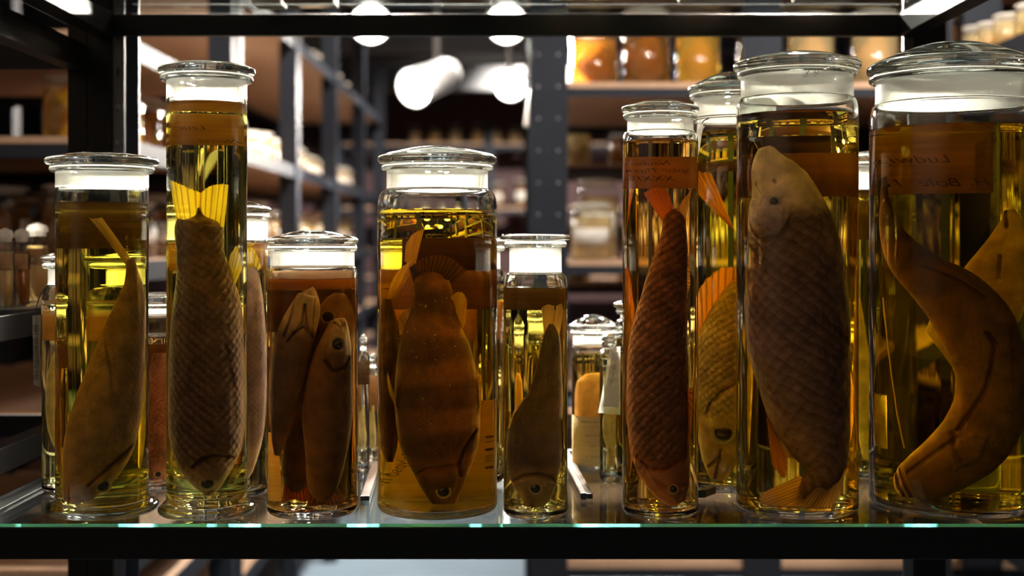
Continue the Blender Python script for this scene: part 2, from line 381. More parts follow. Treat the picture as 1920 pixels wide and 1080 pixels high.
def glass_shelf(label, z, xl=XL+.004, xr=XR-.004, yf=YF+.002, yb=YB-.012, th=.0062):
    o = box('glass_shelf', (xl, yf, z-th, xr, yb, z), [PANE, EDGE], None)
    for p in o.data.polygons:
        if p.normal.y < -.5: p.material_index = 1
    return tag(o, label, 'shelf')
glass_shelf('glass shelf under the row of large fish jars, its front edge glowing teal', SZ)
glass_shelf('upper glass shelf seen from below, carrying wooden boxes', UZ+.0346)

# ================================================================ jars
def jar_body(root, R, zt, Rn, zn, zs, rim, liq, foot=0, t=.0026, seg=96, conical=0, frost=(0, 0), base_t=.007):
    """zt: top of the rim, zn: where the neck begins, zs: where the shoulder ends, liq: level of the spirit"""
    P, M = [], []
    def add(pts, m=0):
        for p in pts: P.append(p); M.append(m)
    add([(0, .0012), (R*.55, .0010), (R*.80, .0)])
    if foot:
        add(arc(foot-.004, .004, .004, -PI/2, PI/2, 8, .004)); add([(R+.004, .0095), (R, .0135)])
    else:
        add(arc(R-.0055, .0055, .0055, -PI/2, 0, 6))
    nb = 10
    z0 = P[-1][1]
    for i in range(1, nb): add([(R, z0+(zs-z0)*i/nb)])
    if Rn < R-.0005:
        h = zn-zs; n = 12
        for i in range(n+1):
            a = i/n
            # bulging shoulder that turns into the neck
            r = Rn+(R-Rn)*math.cos(a*PI/2)**.8; z = zs+h*math.sin(a*PI/2)
            add([(r, z)])
    else: add([(R, zs), (R, zn)])
    P.append((Rn+.0002, zn+.001)); M.append(1)
    for i in range(1, 6): P.append((Rn, zn+(zt-.006-zn)*i/5)); M.append(1)
    M[-1] = 0
    add(arc(rim-.0022, zt-.0032, .0026, -PI/2, PI/2, 8, .0032))
    # inner wall down to the level of the spirit only: below it the spirit itself meets the glass
    ri = Rn-t; Ri = R-t
    add([(ri, zt-.0005)], 2)
    for i in range(1, 6): add([(ri, zt+(zn-zt)*i/5)], 2 if i < 5 else 0)
    if Rn < R-.0005:
        n = 10; h = zn-zs
        for i in range(n, -1, -1):
            a = i/n; r = ri+(R-Rn)*math.cos(a*PI/2)**.8; z = zs+h*math.sin(a*PI/2)-t*.3*(1 if i < n else 0)
            if z > liq+.0005: add([(r, z)])
    add([(Ri, liq+.0005 if liq < zs else liq+.0006)])
    add([(Ri if liq < zs else P[-1][0], liq)])
    rl = P[-1][0]
    o = lathe('glass_body', P, seg, [GL, FR, THIN], root, midx=M)
    return Ri, rl
def jar_lid(root, zt, Rl, Rp, depth, dome=.006, th=.0065, seg=80, frost=True, nub=True):
    """disc with a domed top and a hollow ground plug"""
    z = zt+.0006
    P = [(0, z+.001), (Rp*.55, z+.0012), (Rp-.0045, z+.001), (Rp-.0045, z-depth+.001), (Rp-.003, z-depth)]
    M = [0, 0, 2, 2, 2]
    P.append((Rp-.0016, z-depth+.0006)); M.append(2)
    P.append((Rp-.0012, z-.0015)); M.append(2)
    P.append((Rp+.002, z+.0002)); M.append(0)
    e = arc(Rl-th*.5, z+th*.5, th*.5, -PI/2, PI*.42, 10); P += e; M += [0]*len(e)
    r0, z0 = P[-1]
    for i in range(1, 9):
        a = i/9; P.append((r0*(1-a), z0+dome*math.sin(a*PI/2))); M.append(0)
    P.append((0, z0+dome)); M.append(0)
    lid = lathe('lid', P, seg, [GL, FR, THIN], root, midx=M)
    return lid
def jar_liquid(root, Ri, liq, mat, R, zs, seg=96, base_t=.007, rl=None):
    P = [(0, base_t+.003), (Ri*.5, base_t+.0018)] + arc(Ri-.006, base_t+.006, .006, -PI/2, 0, 6)
    for i in range(1, 8): P.append((Ri, base_t+.006+(min(zs, liq-.0003)-base_t-.006)*i/8))
    if liq > zs: P += [(Ri, zs)]
    P += [(rl if rl else Ri, liq), ((rl or Ri)*.97, liq-.0003), ((rl or Ri)*.6, liq-.0006), (0, liq-.0006)]
    return lathe('preserving_spirit', P, seg, [mat], root)
def curved_paper(name, R, a0, a1, z0, z1, mat, parent, n=28, th=.0003, back=True):
    """patch of paper on the jar; angles in degrees from straight back (+y), positive to the right as seen from the camera"""
    V, F = [], []
    for j, r in enumerate((R, R+th)):
        for zz in (z0, z1):
            for i in range(n+1):
                a = math.radians(a0+(a1-a0)*i/n); V.append((r*math.sin(a), r*math.cos(a)*(1 if back else -1), zz))
    m = n+1
    for i in range(n):
        F.append((i, i+1, m+i+1, m+i)); F.append((2*m+i, 3*m+i, 3*m+i+1, 2*m+i+1))
        F.append((i, 2*m+i, 2*m+i+1, i+1)); F.append((m+i, m+i+1, 3*m+i+1, 3*m+i))
    F.append((0, m, 3*m, 2*m)); F.append((n, 2*m+n, 3*m+n, m+n))
    return mesh_obj(name, V, F, mat, parent)
def text_mesh(txt, size, shear=.35, extrude=0):
    cu = bpy.data.curves.new('txt', 'FONT'); cu.body = txt; cu.size = size; cu.shear = shear; cu.align_x = 'CENTER'; cu.offset = size*-.012
    cu.resolution_u = 3
    o = bpy.data.objects.new('txt', cu); C.objects.link(o)
    dg = bpy.context.evaluated_depsgraph_get(); dg.update()
    me = bpy.data.meshes.new_from_object(o.evaluated_get(dg)); bpy.data.objects.remove(o); bpy.data.curves.remove(cu)
    return [tuple(v.co) for v in me.vertices], [tuple(p.vertices) for p in me.polygons]
def label_text(parent, R, txt, size, z, ang=0, back=True, mat=INK, shear=.35, rot=0):
    V, F = text_mesh(txt, size, shear)
    out_ = []
    for (x, y, _) in V:
        if rot: x, y = x*math.cos(rot)-y*math.sin(rot), x*math.sin(rot)+y*math.cos(rot)
        if back: a = math.radians(ang)-x/R; out_.append((R*math.sin(a), R*math.cos(a), z+y))
        else: a = math.radians(ang)+x/R; out_.append((R*math.sin(a), -R*math.cos(a), z+y))
    return mesh_obj('lettering', out_, F, mat, parent, smooth=False)

JARS = {}
def Mag(d, n=1.36): return n/(n-(n-1)*(1-d))
def make_jar(key, label, cx, a, ytop, yrim, yneck, yshould, yliq, liqmat, neck_a=None, rim_a=None, lid_a=None, foot_a=None, base_y=None, yfront=None,
             t=.0026, seg=96, plug=None, dome=None, name='specimen_jar', lid_th=.0065):
    """pixel measures of the jar as it stands on the shelf; the depth follows from where its foot meets the shelf"""
    if yfront is None: yfront = SH*FPX/(base_y-HY)
    fr = (foot_a or a)/FPX; Y = yfront/(1-fr); kz = Y/FPX; th_ = math.atan((cx-HX)/FPX); k = kz*math.cos(th_)
    R = a*k; X = wx(cx, Y); H = lambda py: wz(py, Y)-SZ
    root = thing(name, label, 'jar', (X, Y, SZ))
    Rn = (neck_a or a)*k; rim = (rim_a or (neck_a or a)*1.06)*k; Rl = (lid_a or a*1.1)*k
    zt = H(yrim); zn = H(yneck); zs = H(yshould); liq = H(yliq)
    if not neck_a or neck_a >= a: Rn = R; zs = zn-.004
    Ri, rl = jar_body(root, R, zt, Rn, zn, zs, rim, liq, foot=(foot_a*k if foot_a else 0), t=t, seg=seg)
    jar_liquid(root, Ri, liq, liqmat, R, zs, seg, rl=rl)
    jar_lid(root, zt, Rl, Rn-t-.0002, (zt-zn)*.98 if plug is None else plug, dome=dome if dome is not None else max(.0015, (H(ytop)-zt)-lid_th), th=lid_th, seg=seg)
    J = dict(th=th_, root=root, X=X, Y=Y, R=R, Ri=Ri, k=k, cx=cx, H=H, liq=liq, Rn=Rn); JARS[key] = J
    return J
def jlabel(J, y0, y1, x0=None, x1=None, mat=PAPER, dth=.0004, name='paper_label'):
    """label on the rear outside of the jar; x0/x1 as it appears through the spirit"""
    def ang(x):
        s = (x-J['cx'])*J['k']/(Mag(-1)*1.0)/J['R']
        return math.degrees(math.asin(max(-.98, min(.98, s)))+J['th'])
    tv = math.degrees(J['th'])
    a0 = -78+tv if x0 is None else ang(x0); a1 = 78+tv if x1 is None else ang(x1)
    return curved_paper(name, J['R']+dth, a0, a1, J['H'](y1), J['H'](y0), mat, J['root'])
def jtext(J, lab, txt, size, y, ang=0, dth=.0002, rot=0, shear=.35):
    return label_text(lab, J['R']+dth, txt, size, J['H'](y), ang+math.degrees(J['th']), shear=shear, rot=rot)

LQ = dict(
 j1=liquid_mat('olive_yellow_spirit', (.90, .70, .03), .1),
 j2=liquid_mat('pale_yellow_spirit', (.92, .72, .05), .1),
 j3=liquid_mat('brown_spirit', (.68, .34, .03), .1),
 j5=liquid_mat('amber_yellow_spirit', (.86, .56, .02), .1),
 j6=liquid_mat('olive_amber_spirit', (.84, .60, .03), .1),
 j7=liquid_mat('red_orange_spirit', (.88, .38, .03), .1),
 j8=liquid_mat('golden_spirit', (.95, .74, .02), .1),
 j9=liquid_mat('honey_spirit', (.92, .64, .06), .1),
 j10=liquid_mat('deep_olive_spirit', (.88, .68, .03), .1),
 r=liquid_mat('straw_spirit', (.88, .70, .15), .1),
 rr=liquid_mat('rusty_spirit', (.70, .30, .05), .1))

J1 = make_jar('j1', 'wide footed jar at the left end with a long dark label and curled fish', 192, 88, 285, 312, 352, 352, 380, LQ['j1'], rim_a=99, lid_a=108, foot_a=108, yfront=1.208, lid_th=.008)
J2 = make_jar('j2', 'tallest narrow footed jar, fish hanging head down with a bright yellow tail fin', 388, 76, 115, 142, 186, 186, 195, LQ['j2'], rim_a=87, lid_a=92, foot_a=92, yfront=1.208, lid_th=.0075)
J3 = make_jar('j3', 'low brown jar holding three small fish, all head up', 586, 85, 432, 459, 500, 522, 521, LQ['j3'], neck_a=79, rim_a=84, lid_a=87, yfront=1.212)
J5 = make_jar('j5', 'wide domed jar with a dark barred perch hanging head down', 820, 112, 275, 309, 356, 392, 394, LQ['j5'], neck_a=95, rim_a=104, lid_a=112, yfront=1.212, lid_th=.009)
J6 = make_jar('j6', 'narrow low jar with a flat square-edged stopper and a dark fish nose down', 1004, 60, 433, 452, 512, 540, 538, LQ['j6'], neck_a=49, rim_a=58, lid_a=66, yfront=1.214, lid_th=.006, dome=.0005)
J7 = make_jar('j7', 'tall slim jar of red-orange spirit with a scaly fish, forked tail up', 1238, 71, 188, 212, 248, 268, 266, LQ['j7'], neck_a=62, rim_a=69, lid_a=73, yfront=1.214, lid_th=.006)
J9 = make_jar('j9', 'big jar scratched 39 on its neck, large pale-headed fish head up', 1494, 115, 98, 134, 186, 215, 217, LQ['j9'], neck_a=106, rim_a=113, lid_a=121, yfront=1.212, lid_th=.009)
J10 = make_jar('j10', 'widest jar at the right end with a long fish bent round inside', 1786, 160, 79, 142, 196, 246, 243, LQ['j10'], neck_a=148, rim_a=160, lid_a=165, yfront=1.212, lid_th=.012)
# second row
J8 = make_jar('j8', 'jar behind the red-orange and the big pale fish jar, golden spirit, round-eyed carp', 1377, 86, 135, 176, 226, 246, 250, LQ['j8'], neck_a=76, rim_a=84, lid_a=88, base_y=928, lid_th=.008)
B1 = make_jar('b1', 'bottle behind the left end jar with a tag wired to its neck', 140, 62, 470, 492, 536, 562, 562, LQ['r'], neck_a=50, rim_a=60, lid_a=65, base_y=930)
B2 = make_jar('b2', 'low rusty-coloured jar between the footed jars, small fish eye near its floor', 297, 57, 548, 566, 592, 612, 628, LQ['rr'], neck_a=50, rim_a=56, lid_a=59, base_y=922)
B3 = make_jar('b3', 'slim clear jar behind the tallest jar, half its lid showing on the right', 448, 54, 377, 401, 448, 449, 457, LQ['r'], rim_a=58, lid_a=61, base_y=935)
B5 = make_jar('b5', 'jar behind the barred perch jar, its lid rim peeping out on the right', 868, 78, 433, 460, 505, 525, 532, LQ['r'], neck_a=70, rim_a=78, lid_a=83, base_y=915)
B9 = make_jar('b9', 'small yellow jar behind the narrow low jar with the square stopper', 1000, 46, 575, 592, 622, 634, 640, LQ['j8'], neck_a=40, rim_a=45, lid_a=47, base_y=885)
B6 = make_jar('b6', 'short clear jar of orange specimen with a printed museum label, by the wooden strip', 1112, 40, 590, 618, 648, 656, 660, LQ['j5'], neck_a=38, rim_a=42, lid_a=46, base_y=880)
B7 = make_jar('b7', 'thin vial with a plastic tag hanging down its front', 1141, 17, 627, 640, 655, 664, 672, LQ['j8'], neck_a=9, rim_a=12, lid_a=14, base_y=905, t=.0014, lid_th=.003, seg=48)
B10 = make_jar('b10', 'jar standing behind the red-orange jar, its low lid seen through it', 1215, 62, 552, 578, 598, 612, 632, LQ['j8'], neck_a=52, rim_a=60, lid_a=66, base_y=905)
B11 = make_jar('b11', 'jar in the gap between the two big right-hand jars', 1640, 66, 283, 306, 352, 354, 360, LQ['j8'], rim_a=70, lid_a=74, base_y=900)
B12 = make_jar('b12', 'pale jar standing behind the widest jar, seen through its spirit', 1862, 64, 246, 268, 345, 360, 366, LQ['r'], neck_a=58, rim_a=63, lid_a=68, base_y=900)
B4a = make_jar('b4a', 'thin vial beside the brown jar with a dark strip of label', 681, 12, 628, 640, 658, 676, 680, LQ['r'], neck_a=5.5, rim_a=8, lid_a=9, base_y=886, t=.0012, lid_th=.003, seg=48)
B4b = make_jar('b4b', 'thin vial second from the brown jar with a straw-coloured label', 699, 11, 664, 674, 690, 703, 708, LQ['r'], neck_a=6, rim_a=8, lid_a=9, base_y=874, t=.0012, lid_th=.003, seg=48)
B4c = make_jar('b4c', 'small squat jar behind the end of the left wooden strip', 724, 20, 690, 706, 728, 738, 744, LQ['r'], neck_a=16, rim_a=19, lid_a=21, base_y=858, t=.0016, lid_th=.004, seg=48)

# ---- labels
l = jlabel(J1, 376, 466, mat=PAPERD)
l = jlabel(J2, 196, 268, mat=PAPER); jtext(J2, l, 'Leuciscus', .007, 234, -20); jtext(J2, l, '34.', .008, 249, -28); jtext(J2, l, 'Neusee', .006, 262, 8)
l = jlabel(J3, 545, 625, mat=PAPERD); l = jlabel(J3, 505, 544, mat=PAPER)
l = jlabel(J5, 442, 508, 753, None, mat=PAPERD, dth=.0008); l = jlabel(J5, 508, 583, None, 912, mat=PAPER); jtext(J5, l, 'Perca', .009, 545, -30)
l = jlabel(J6, 540, 583, mat=PAPERD)
l = jlabel(J7, 292, 352, mat=PAPER)
jtext(J7, l, 'Neuboum', .0065, 308, -12); jtext(J7, l, 'Exemplar Thymallus', .0065, 322, 0); jtext(J7, l, 'XXXIV', .0075, 338, -5)
l = jlabel(J9, 240, 281, None, 1558, mat=PAPERD, dth=.0008)
l = jlabel(J9, 281, 367, mat=PAPER); jtext(J9, l, 'Trochilo', .011, 313, -18); jtext(J9, l, 'lom', .010, 335, -10); jtext(J9, l, 'Nr.', .011, 352, -5)
l = jlabel(J10, 243, 360, None, 1868, mat=PAPER); jtext(J10, l, 'Ludwig', .012, 300, -12); jtext(J10, l, 'H. Bole. 1870.', .012, 346, -10)
l = jlabel(J10, 262, 354, 1830, 1852, mat=PAPERD, dth=.0009)
l = jlabel(J8, 296, 318, mat=PAPERD)
l = jlabel(B1, 575, 640, mat=PAPER); l = jlabel(B3, 455, 506, mat=PAPER); l = jlabel(B4a, 676, 722, mat=PAPERD); l = jlabel(B4b, 704, 772, mat=PAPER)
lb = curved_paper('paper_label', B12['R']+.0003, -60, 60, B12['H'](840), B12['H'](740), PAPERL, B12['root'], back=False)
l = jlabel(B2, 640, 690, mat=PAPERD); l = jlabel(B5, 560, 640, mat=PAPER); l = jlabel(B11, 362, 450, mat=PAPERD)
# scratched number on the neck
SCR = plain('scratch_grey', (.30, .28, .25), .6)
label_text(J9['root'], J9['Rn']+.0004, '3 9', .0115, J9['H'](158), 0, back=False, mat=SCR, shear=.4)
# printed label inside the short jar (facing us)
lb = curved_paper('museum_label', B6['R']+.0003, -75, 75, B6['H'](868), B6['H'](776), PAPERL, B6['root'], back=False)
label_text(lb, B6['R']+.0008, 'Museum für Naturkunde B', .0030, B6['H'](787), 0, back=False, shear=0)
for i, s in enumerate(('Neoscelus', '22°', 'Dr. Benno Ag')): label_text(lb, B6['R']+.0008, s, .0038, B6['H'](812+20*i), -8+4*i, back=False, shear=.3)

# ================================================================ fish
def fishmap(J, d):
    """apparent pixel -> world point inside the jar at depth d (in inner radii towards the viewer)"""
    ct, st_ = math.cos(J['th']), math.sin(J['th'])
    def f(px, py, dd=0.0, off=0.0):
        D = d+dd; u = (px-J['cx'])*J['k']/Mag(max(-1, min(1, D))); w_ = -D*J['Ri']+off     # right of, and away from, the viewer
        return Vector((J['X']+u*ct+w_*st_, J['Y']-u*st_+w_*ct, wz(py, J['Y'])))
    return f
def clampj(J, v, m=.0012):
    dx, dy = v.x-J['X'], v.y-J['Y']; r = math.hypot(dx, dy); lim = J['Ri']-m
    if r > lim: s = lim/r; v = Vector((J['X']+dx*s, J['Y']+dy*s, v.z))
    lo = SZ+.0092+m
    if v.z < lo: v.z = lo + (lo-v.z)*.0
    return v
def segdist(p, a, b):
    ax, ay = a; bx, by = b; dx, dy = bx-ax, by-ay; L = dx*dx+dy*dy
    t = 0 if L == 0 else max(0, min(1, ((p[0]-ax)*dx+(p[1]-ay)*dy)/L))
    return math.hypot(p[0]-ax-t*dx, p[1]-ay-t*dy)
def inpoly(p, P):
    c = False; n = len(P)
    for i in range(n):
        (x1, y1), (x2, y2) = P[i], P[(i+1) % n]
        if (y1 > p[1]) != (y2 > p[1]) and p[0] < (x2-x1)*(p[1]-y1)/(y2-y1)+x1: c = not c
    return c
FISHES = {}
REL = 2.6
def make_fish(J, label, st, mat, d=0.0, thick=.62, scale_px=7.0, head=None, creases=(), bulges=(), eye=None, back=1, nu=300, nv=170, fins=(), name='preserved_fish', dd=None,
              eye_mat=None, lump=.8, seed=1, pw=1.0):
    """st: stations (x, y, half height) in apparent pixels, from one end to the other; head: ('start'|'end', station fraction)"""
    f = fishmap(J, d); k = J['k']
    root = thing(name, label, 'fish', (J['X'], J['Y'], SZ+.010))
    S = cr_spline(st, nu); V = []; UV = []; HM = []; BM = []; AL = []; APP = []
    arc_ = [0]
    for i in range(1, len(S)): arc_.append(arc_[-1]+math.hypot(S[i][0]-S[i-1][0], S[i][1]-S[i-1][1]))
    tot = arc_[-1]; zc = {}
    for i, (cx, cy, hw) in enumerate(S):
        a = S[max(0, i-1)]; b = S[min(len(S)-1, i+1)]
        tx, ty = b[0]-a[0], b[1]-a[1]; L = math.hypot(tx, ty) or 1; tx /= L; ty /= L
        nx, ny = -ty*back, tx*back                     # towards the back of the fish
        hw = max(hw, .6); th = hw*thick*k
        u = arc_[i]/tot; dsp = dd(u) if dd else 0
        h = 0; us = -1 if (head and head[0] == 'end') else 1
        if head:
            fr = u if head[0] == 'start' else 1-u
            h = max(0, min(1, (head[1]-fr)/.09))
        for j in range(nv):
            q = 2*PI*j/nv; c_, s_ = math.cos(q), math.sin(q)
            px, py = cx+nx*hw*c_, cy+ny*hw*c_
            tt = (abs(s_)**(0.85))*(1 if s_ > 0 else -1)
            yoff = tt*th                                # +: away from the viewer
            # surface modelling in the look of the flank that faces us
            o_ = noise.noise(Vector((px*.03, py*.03, seed*9.1)))*.0011*lump + noise.noise(Vector((px*.09, py*.09, seed*5.3+s_)))*.0005*lump + noise.noise(Vector((px*.25, py*.12, seed*3.1+s_)))*.0002*lump
            if s_ < .2:
                for (pl, dep, wd) in creases:
                    if abs(px-(pl[0][0]+pl[-1][0])/2) > 75 or abs(py-(pl[0][1]+pl[-1][1])/2) > 90: continue
                    dm = min(segdist((px, py), pl[m], pl[m+1]) for m in range(len(pl)-1))
                    if dm < wd*3: o_ -= dep*REL*math.exp(-(dm/wd)**2)
                for (pg, hgt, wd) in bulges:
                    dm = min(segdist((px, py), pg[m], pg[(m+1) % len(pg)]) for m in range(len(pg)))
                    if inpoly((px, py), pg): o_ += hgt*REL*(1-math.exp(-(dm/wd*2.2)**1.3))
            yoff += o_*(-1 if s_ <= 0 else 1)*min(1, abs(s_)*2)
            v = f(px, py, dsp, yoff)
            v = clampj(J, v); V.append(tuple(v-root.location)); APP.append((px, py))
            UV.append((us*arc_[i]/scale_px, (q/(2*PI))*(hw*4.4)/scale_px)); HM.append(h); BM.append(max(0, min(1, .5+.6*c_))); AL.append(u)
    F = []; n = len(S)
    for i in range(n-1):
        for j in range(nv):
            j2 = (j+1) % nv; F.append((i*nv+j, (i+1)*nv+j, (i+1)*nv+j2, i*nv+j2))
    F.append(tuple(range(nv))); F.append(tuple(range((n-1)*nv, n*nv))[::-1])
    o = mesh_obj('body', V, F, mat, root)
    me = o.data; ul = me.uv_layers.new(name='uv')
    for lp in me.loops: pass
    # v coordinate must not wrap across the seam: use per-face values
    for p in me.polygons:
        js = [me.loops[li].vertex_index % nv for li in p.loop_indices]; wrap = (0 in js and nv-1 in js and len(js) == 4)
        for li, j in zip(p.loop_indices, js):
            vi = me.loops[li].vertex_index; uu, vv = UV[vi]
            if wrap and j == 0: vv = S[vi//nv][2]*4.4/scale_px
            # centre the v coordinate on the viewed flank so that rows run straight
            hwv = max(S[vi//nv][2], .6)*4.4/scale_px; ul.data[li].uv = (uu, vv-hwv*.75)
    for nm, arr in (('headm', HM), ('backm', BM), ('along', AL)):
        at = me.attributes.new(nm, 'FLOAT', 'POINT'); at.data.foreach_set('value', arr)
    me.update()
    def flank(px, py, push=0):
        bi = min(range(len(APP)), key=lambda i: (APP[i][0]-px)**2+(APP[i][1]-py)**2+(1e6 if V[i][1] > 0 and False else 0))
        cand = [i for i in range(len(APP)) if (APP[i][0]-px)**2+(APP[i][1]-py)**2 < 16]
        if cand: bi = min(cand, key=lambda i: V[i][1])
        v = V[bi]; return Vector((v[0], v[1]-push, v[2]))
    if eye:
        (ex, ey, er) = eye[:3]; p = flank(ex, ey)
        sx = er*k/Mag(d+.3); sz = er*k
        em = eye_mat or plain('sunken_eye', (.02, .013, .008), .25)
        eo = lathe('eye', [(0, 1.0)]+[(math.cos(a)*1.0, math.sin(a)) for a in [PI/2*(1-i/8) for i in range(1, 9)]]+[(.9, -.3), (0, -.4)], 28, em, root)
        eo.location = p; eo.rotation_euler = (PI/2, 0, -J['th']); eo.scale = (sx*.85, sz*.80, sz*.40)
        rg = []
        for q in range(29):
            rg.append((math.cos(2*PI*q/28)*1.12, math.sin(2*PI*q/28)*1.12, .1))
        ro = tube('eye_ring', rg, .20, plain('eye_socket_skin', (.34, .24, .13), .5), eo, sub=8); ro.scale = (1.15, 1.15, .8)
    FISHES[label] = (root, f, k, d)
    for fn in fins: make_fin(J, root, f, d, *fn)
    return root
def make_fin(J, root, f, d, nm, base, tip, mat, dd=0.0, wave=.0012, jag=2.0, rays=14, sd=3, th=.0005, curl=0):
    """base, tip: polylines in apparent pixels; the fin's rays run from one to the other"""
    rnd = random.Random(sd); n = rays*3; m = 12
    B = cr_spline(base, n) if len(base) > 2 else [tuple(a+(b-a)*i/n for a, b in zip(*base)) for i in range(n+1)]
    T = cr_spline(tip, n)
    V = []
    for i in range(n+1):
        ln = 1 - (abs(math.sin(i*PI/3))*.02) - rnd.random()*jag*.006
        for j in range(m+1):
            t = j/m*ln; px = B[i][0]+(T[i][0]-B[i][0])*t; py = B[i][1]+(T[i][1]-B[i][1])*t
            v = f(px, py, dd*t, wave*t*math.sin(i*2*PI/n*2.3+sd) + .0003*math.sin(i*PI*2/3) + curl*t*t)
            V.append(clampj(J, v, .0010))
    V2 = [tuple(clampj(J, v+Vector((0, th, 0)), .0006)-root.location) for v in V]; V1 = [tuple(v-root.location) for v in V]
    W = m+1; F = []; o_ = len(V1)
    for i in range(n):
        for j in range(m):
            a, b, c, e_ = i*W+j, (i+1)*W+j, (i+1)*W+j+1, i*W+j+1
            F.append((a, b, c, e_)); F.append((o_+a, o_+e_, o_+c, o_+b))
    for j in range(m): F.append((j, j+1, o_+j+1, o_+j)); F.append((n*W+j, o_+n*W+j, o_+n*W+j+1, n*W+j+1))
    for i in range(n): F.append((i*W, o_+i*W, o_+(i+1)*W, (i+1)*W)); F.append((i*W+m, (i+1)*W+m, o_+(i+1)*W+m, o_+i*W+m))
    o = mesh_obj(nm, V1+V2, F, mat, root)
    ul = o.data.uv_layers.new(name='uv')
    for lp in range(len(o.data.loops)):
        vi = o.data.loops[lp].vertex_index % o_; ul.data[lp].uv = ((vi//W)/n, (vi % W)/m)
    return o

S_OLIVE = skin_mat('olive_brown_skin', (.42, 0.206, .10), (.22, 0.103, .055), .35)
S_CARP = skin_mat('brown_carp_skin', (.22, 0.099, .055), (.13, 0.056, .035), 1.0, headc=(.28, 0.146, .085))
S_TENCH = skin_mat('smooth_brown_skin', (.26, 0.120, .06), (.10, 0.043, .025), .2, headc=(.50, 0.292, .15))
S_PERCH = skin_mat('barred_skin', (.34, 0.120, .05), (.14, 0.047, .025), .3, bars=5.2, barlo=.6)
S_DARK = skin_mat('dark_skin', (.20, 0.095, .05), (.07, 0.031, .02), .3, headc=(.32, 0.163, .08))
S_RUST = skin_mat('rust_scaled_skin', (.46, 0.172, .085), (.22, 0.069, .04), 1.1)
S_GOLD = skin_mat('golden_scaled_skin', (.90, 0.516, .16), (.72, 0.361, .11), 1.6, headc=(.40, 0.206, .10))
S_PALE = skin_mat('pale_grey_skin', (.30, 0.150, .085), (.13, 0.060, .038), 1.0, headc=(.85, 0.585, .46))
S_RED = skin_mat('reddish_brown_skin', (.30, 0.112, .055), (.11, 0.043, .025), .3)
S_YEL = skin_mat('yellow_white_skin', (.80, .60, .24), (.60, .42, .16), .2)
F_YEL = fin_mat('yellow_fin', (1.0, .84, .22), .35, 5)
F_TAN = fin_mat('tan_fin', (.72, .50, .26), .15, 14)
F_ORG = fin_mat('orange_fin', (.62, .32, .10), .15, 8)
F_DK = fin_mat('dark_fin', (.22, .12, .06), .05, 14)

make_fish(J1, 'olive-brown fish nose down in the left end jar, tail curled up over the label',
  [(246, 486, 9), (250, 515, 15), (253, 545, 26), (246, 590, 39), (234, 640, 48), (220, 700, 58), (205, 760, 66), (190, 810, 68), (170, 860, 60), (150, 905, 42), (137, 938, 24), (130, 952, 7)],
  S_OLIVE, d=.3, thick=.50, scale_px=9, head=('end', .24), eye=(196, 905, 13), back=-1,
  creases=[([(280, 800), (262, 822), (224, 852), (190, 880), (165, 900)], .0020, 3.0), ([(200, 640), (210, 690), (215, 740)], .0008, 4), ([(118, 930), (140, 925), (158, 938)], .0015, 2.5)],
  bulges=[([(224, 858), (270, 820), (262, 860), (205, 925), (150, 950), (120, 945), (130, 905), (180, 885)], .0012, 8)],
  fins=[('tail_fin', [(238, 500), (250, 492)], [(166, 405), (172, 408), (190, 406)], F_TAN, .25, .001, 1, 10, 3),
        ('pectoral_fin', [(214, 640), (224, 640)], [(208, 700), (216, 716), (226, 700)], F_TAN, .28)])
make_fish(J2, 'brown scaly fish head down filling the tallest jar, tail fin bright yellow',
  [(374, 390, 3), (374, 405, 9), (374, 416, 36), (373, 425, 46), (373, 450, 46), (375, 480, 46), (382, 520, 53), (388, 580, 67), (388, 650, 73), (388, 720, 75), (388, 790, 75), (388, 830, 70), (388, 862, 57), (390, 890, 41), (393, 915, 22), (395, 930, 6)],
  S_CARP, d=.2, thick=.62, scale_px=12.5, head=('end', .14), eye=(392, 902, 13), back=1,
  creases=[([(360, 866), (376, 852), (402, 845), (430, 850), (455, 860)], .0022, 3.2), ([(380, 925), (395, 918), (410, 924)], .0012, 2.5), ([(425, 640), (445, 720), (450, 800)], .0007, 6)],
  bulges=[([(360, 868), (376, 854), (402, 847), (430, 852), (455, 862), (450, 890), (410, 930), (380, 930), (362, 900)], .0012, 9)],
  fins=[('tail_fin', [(334, 436), (352, 428), (378, 424)], [(313, 338), (330, 342), (352, 352), (378, 362)], F_YEL, 0, .0015, 3, 9, 3),
        ('tail_fin', [(372, 426), (395, 424), (419, 434)], [(374, 364), (392, 350), (412, 345), (428, 346)], F_YEL, .02, .0015, 2, 9, 5),
        ('dorsal_fin', [(424, 512), (436, 545)], [(432, 478), (446, 462), (460, 500)], F_YEL, -.1, .001, 2, 8, 4)])
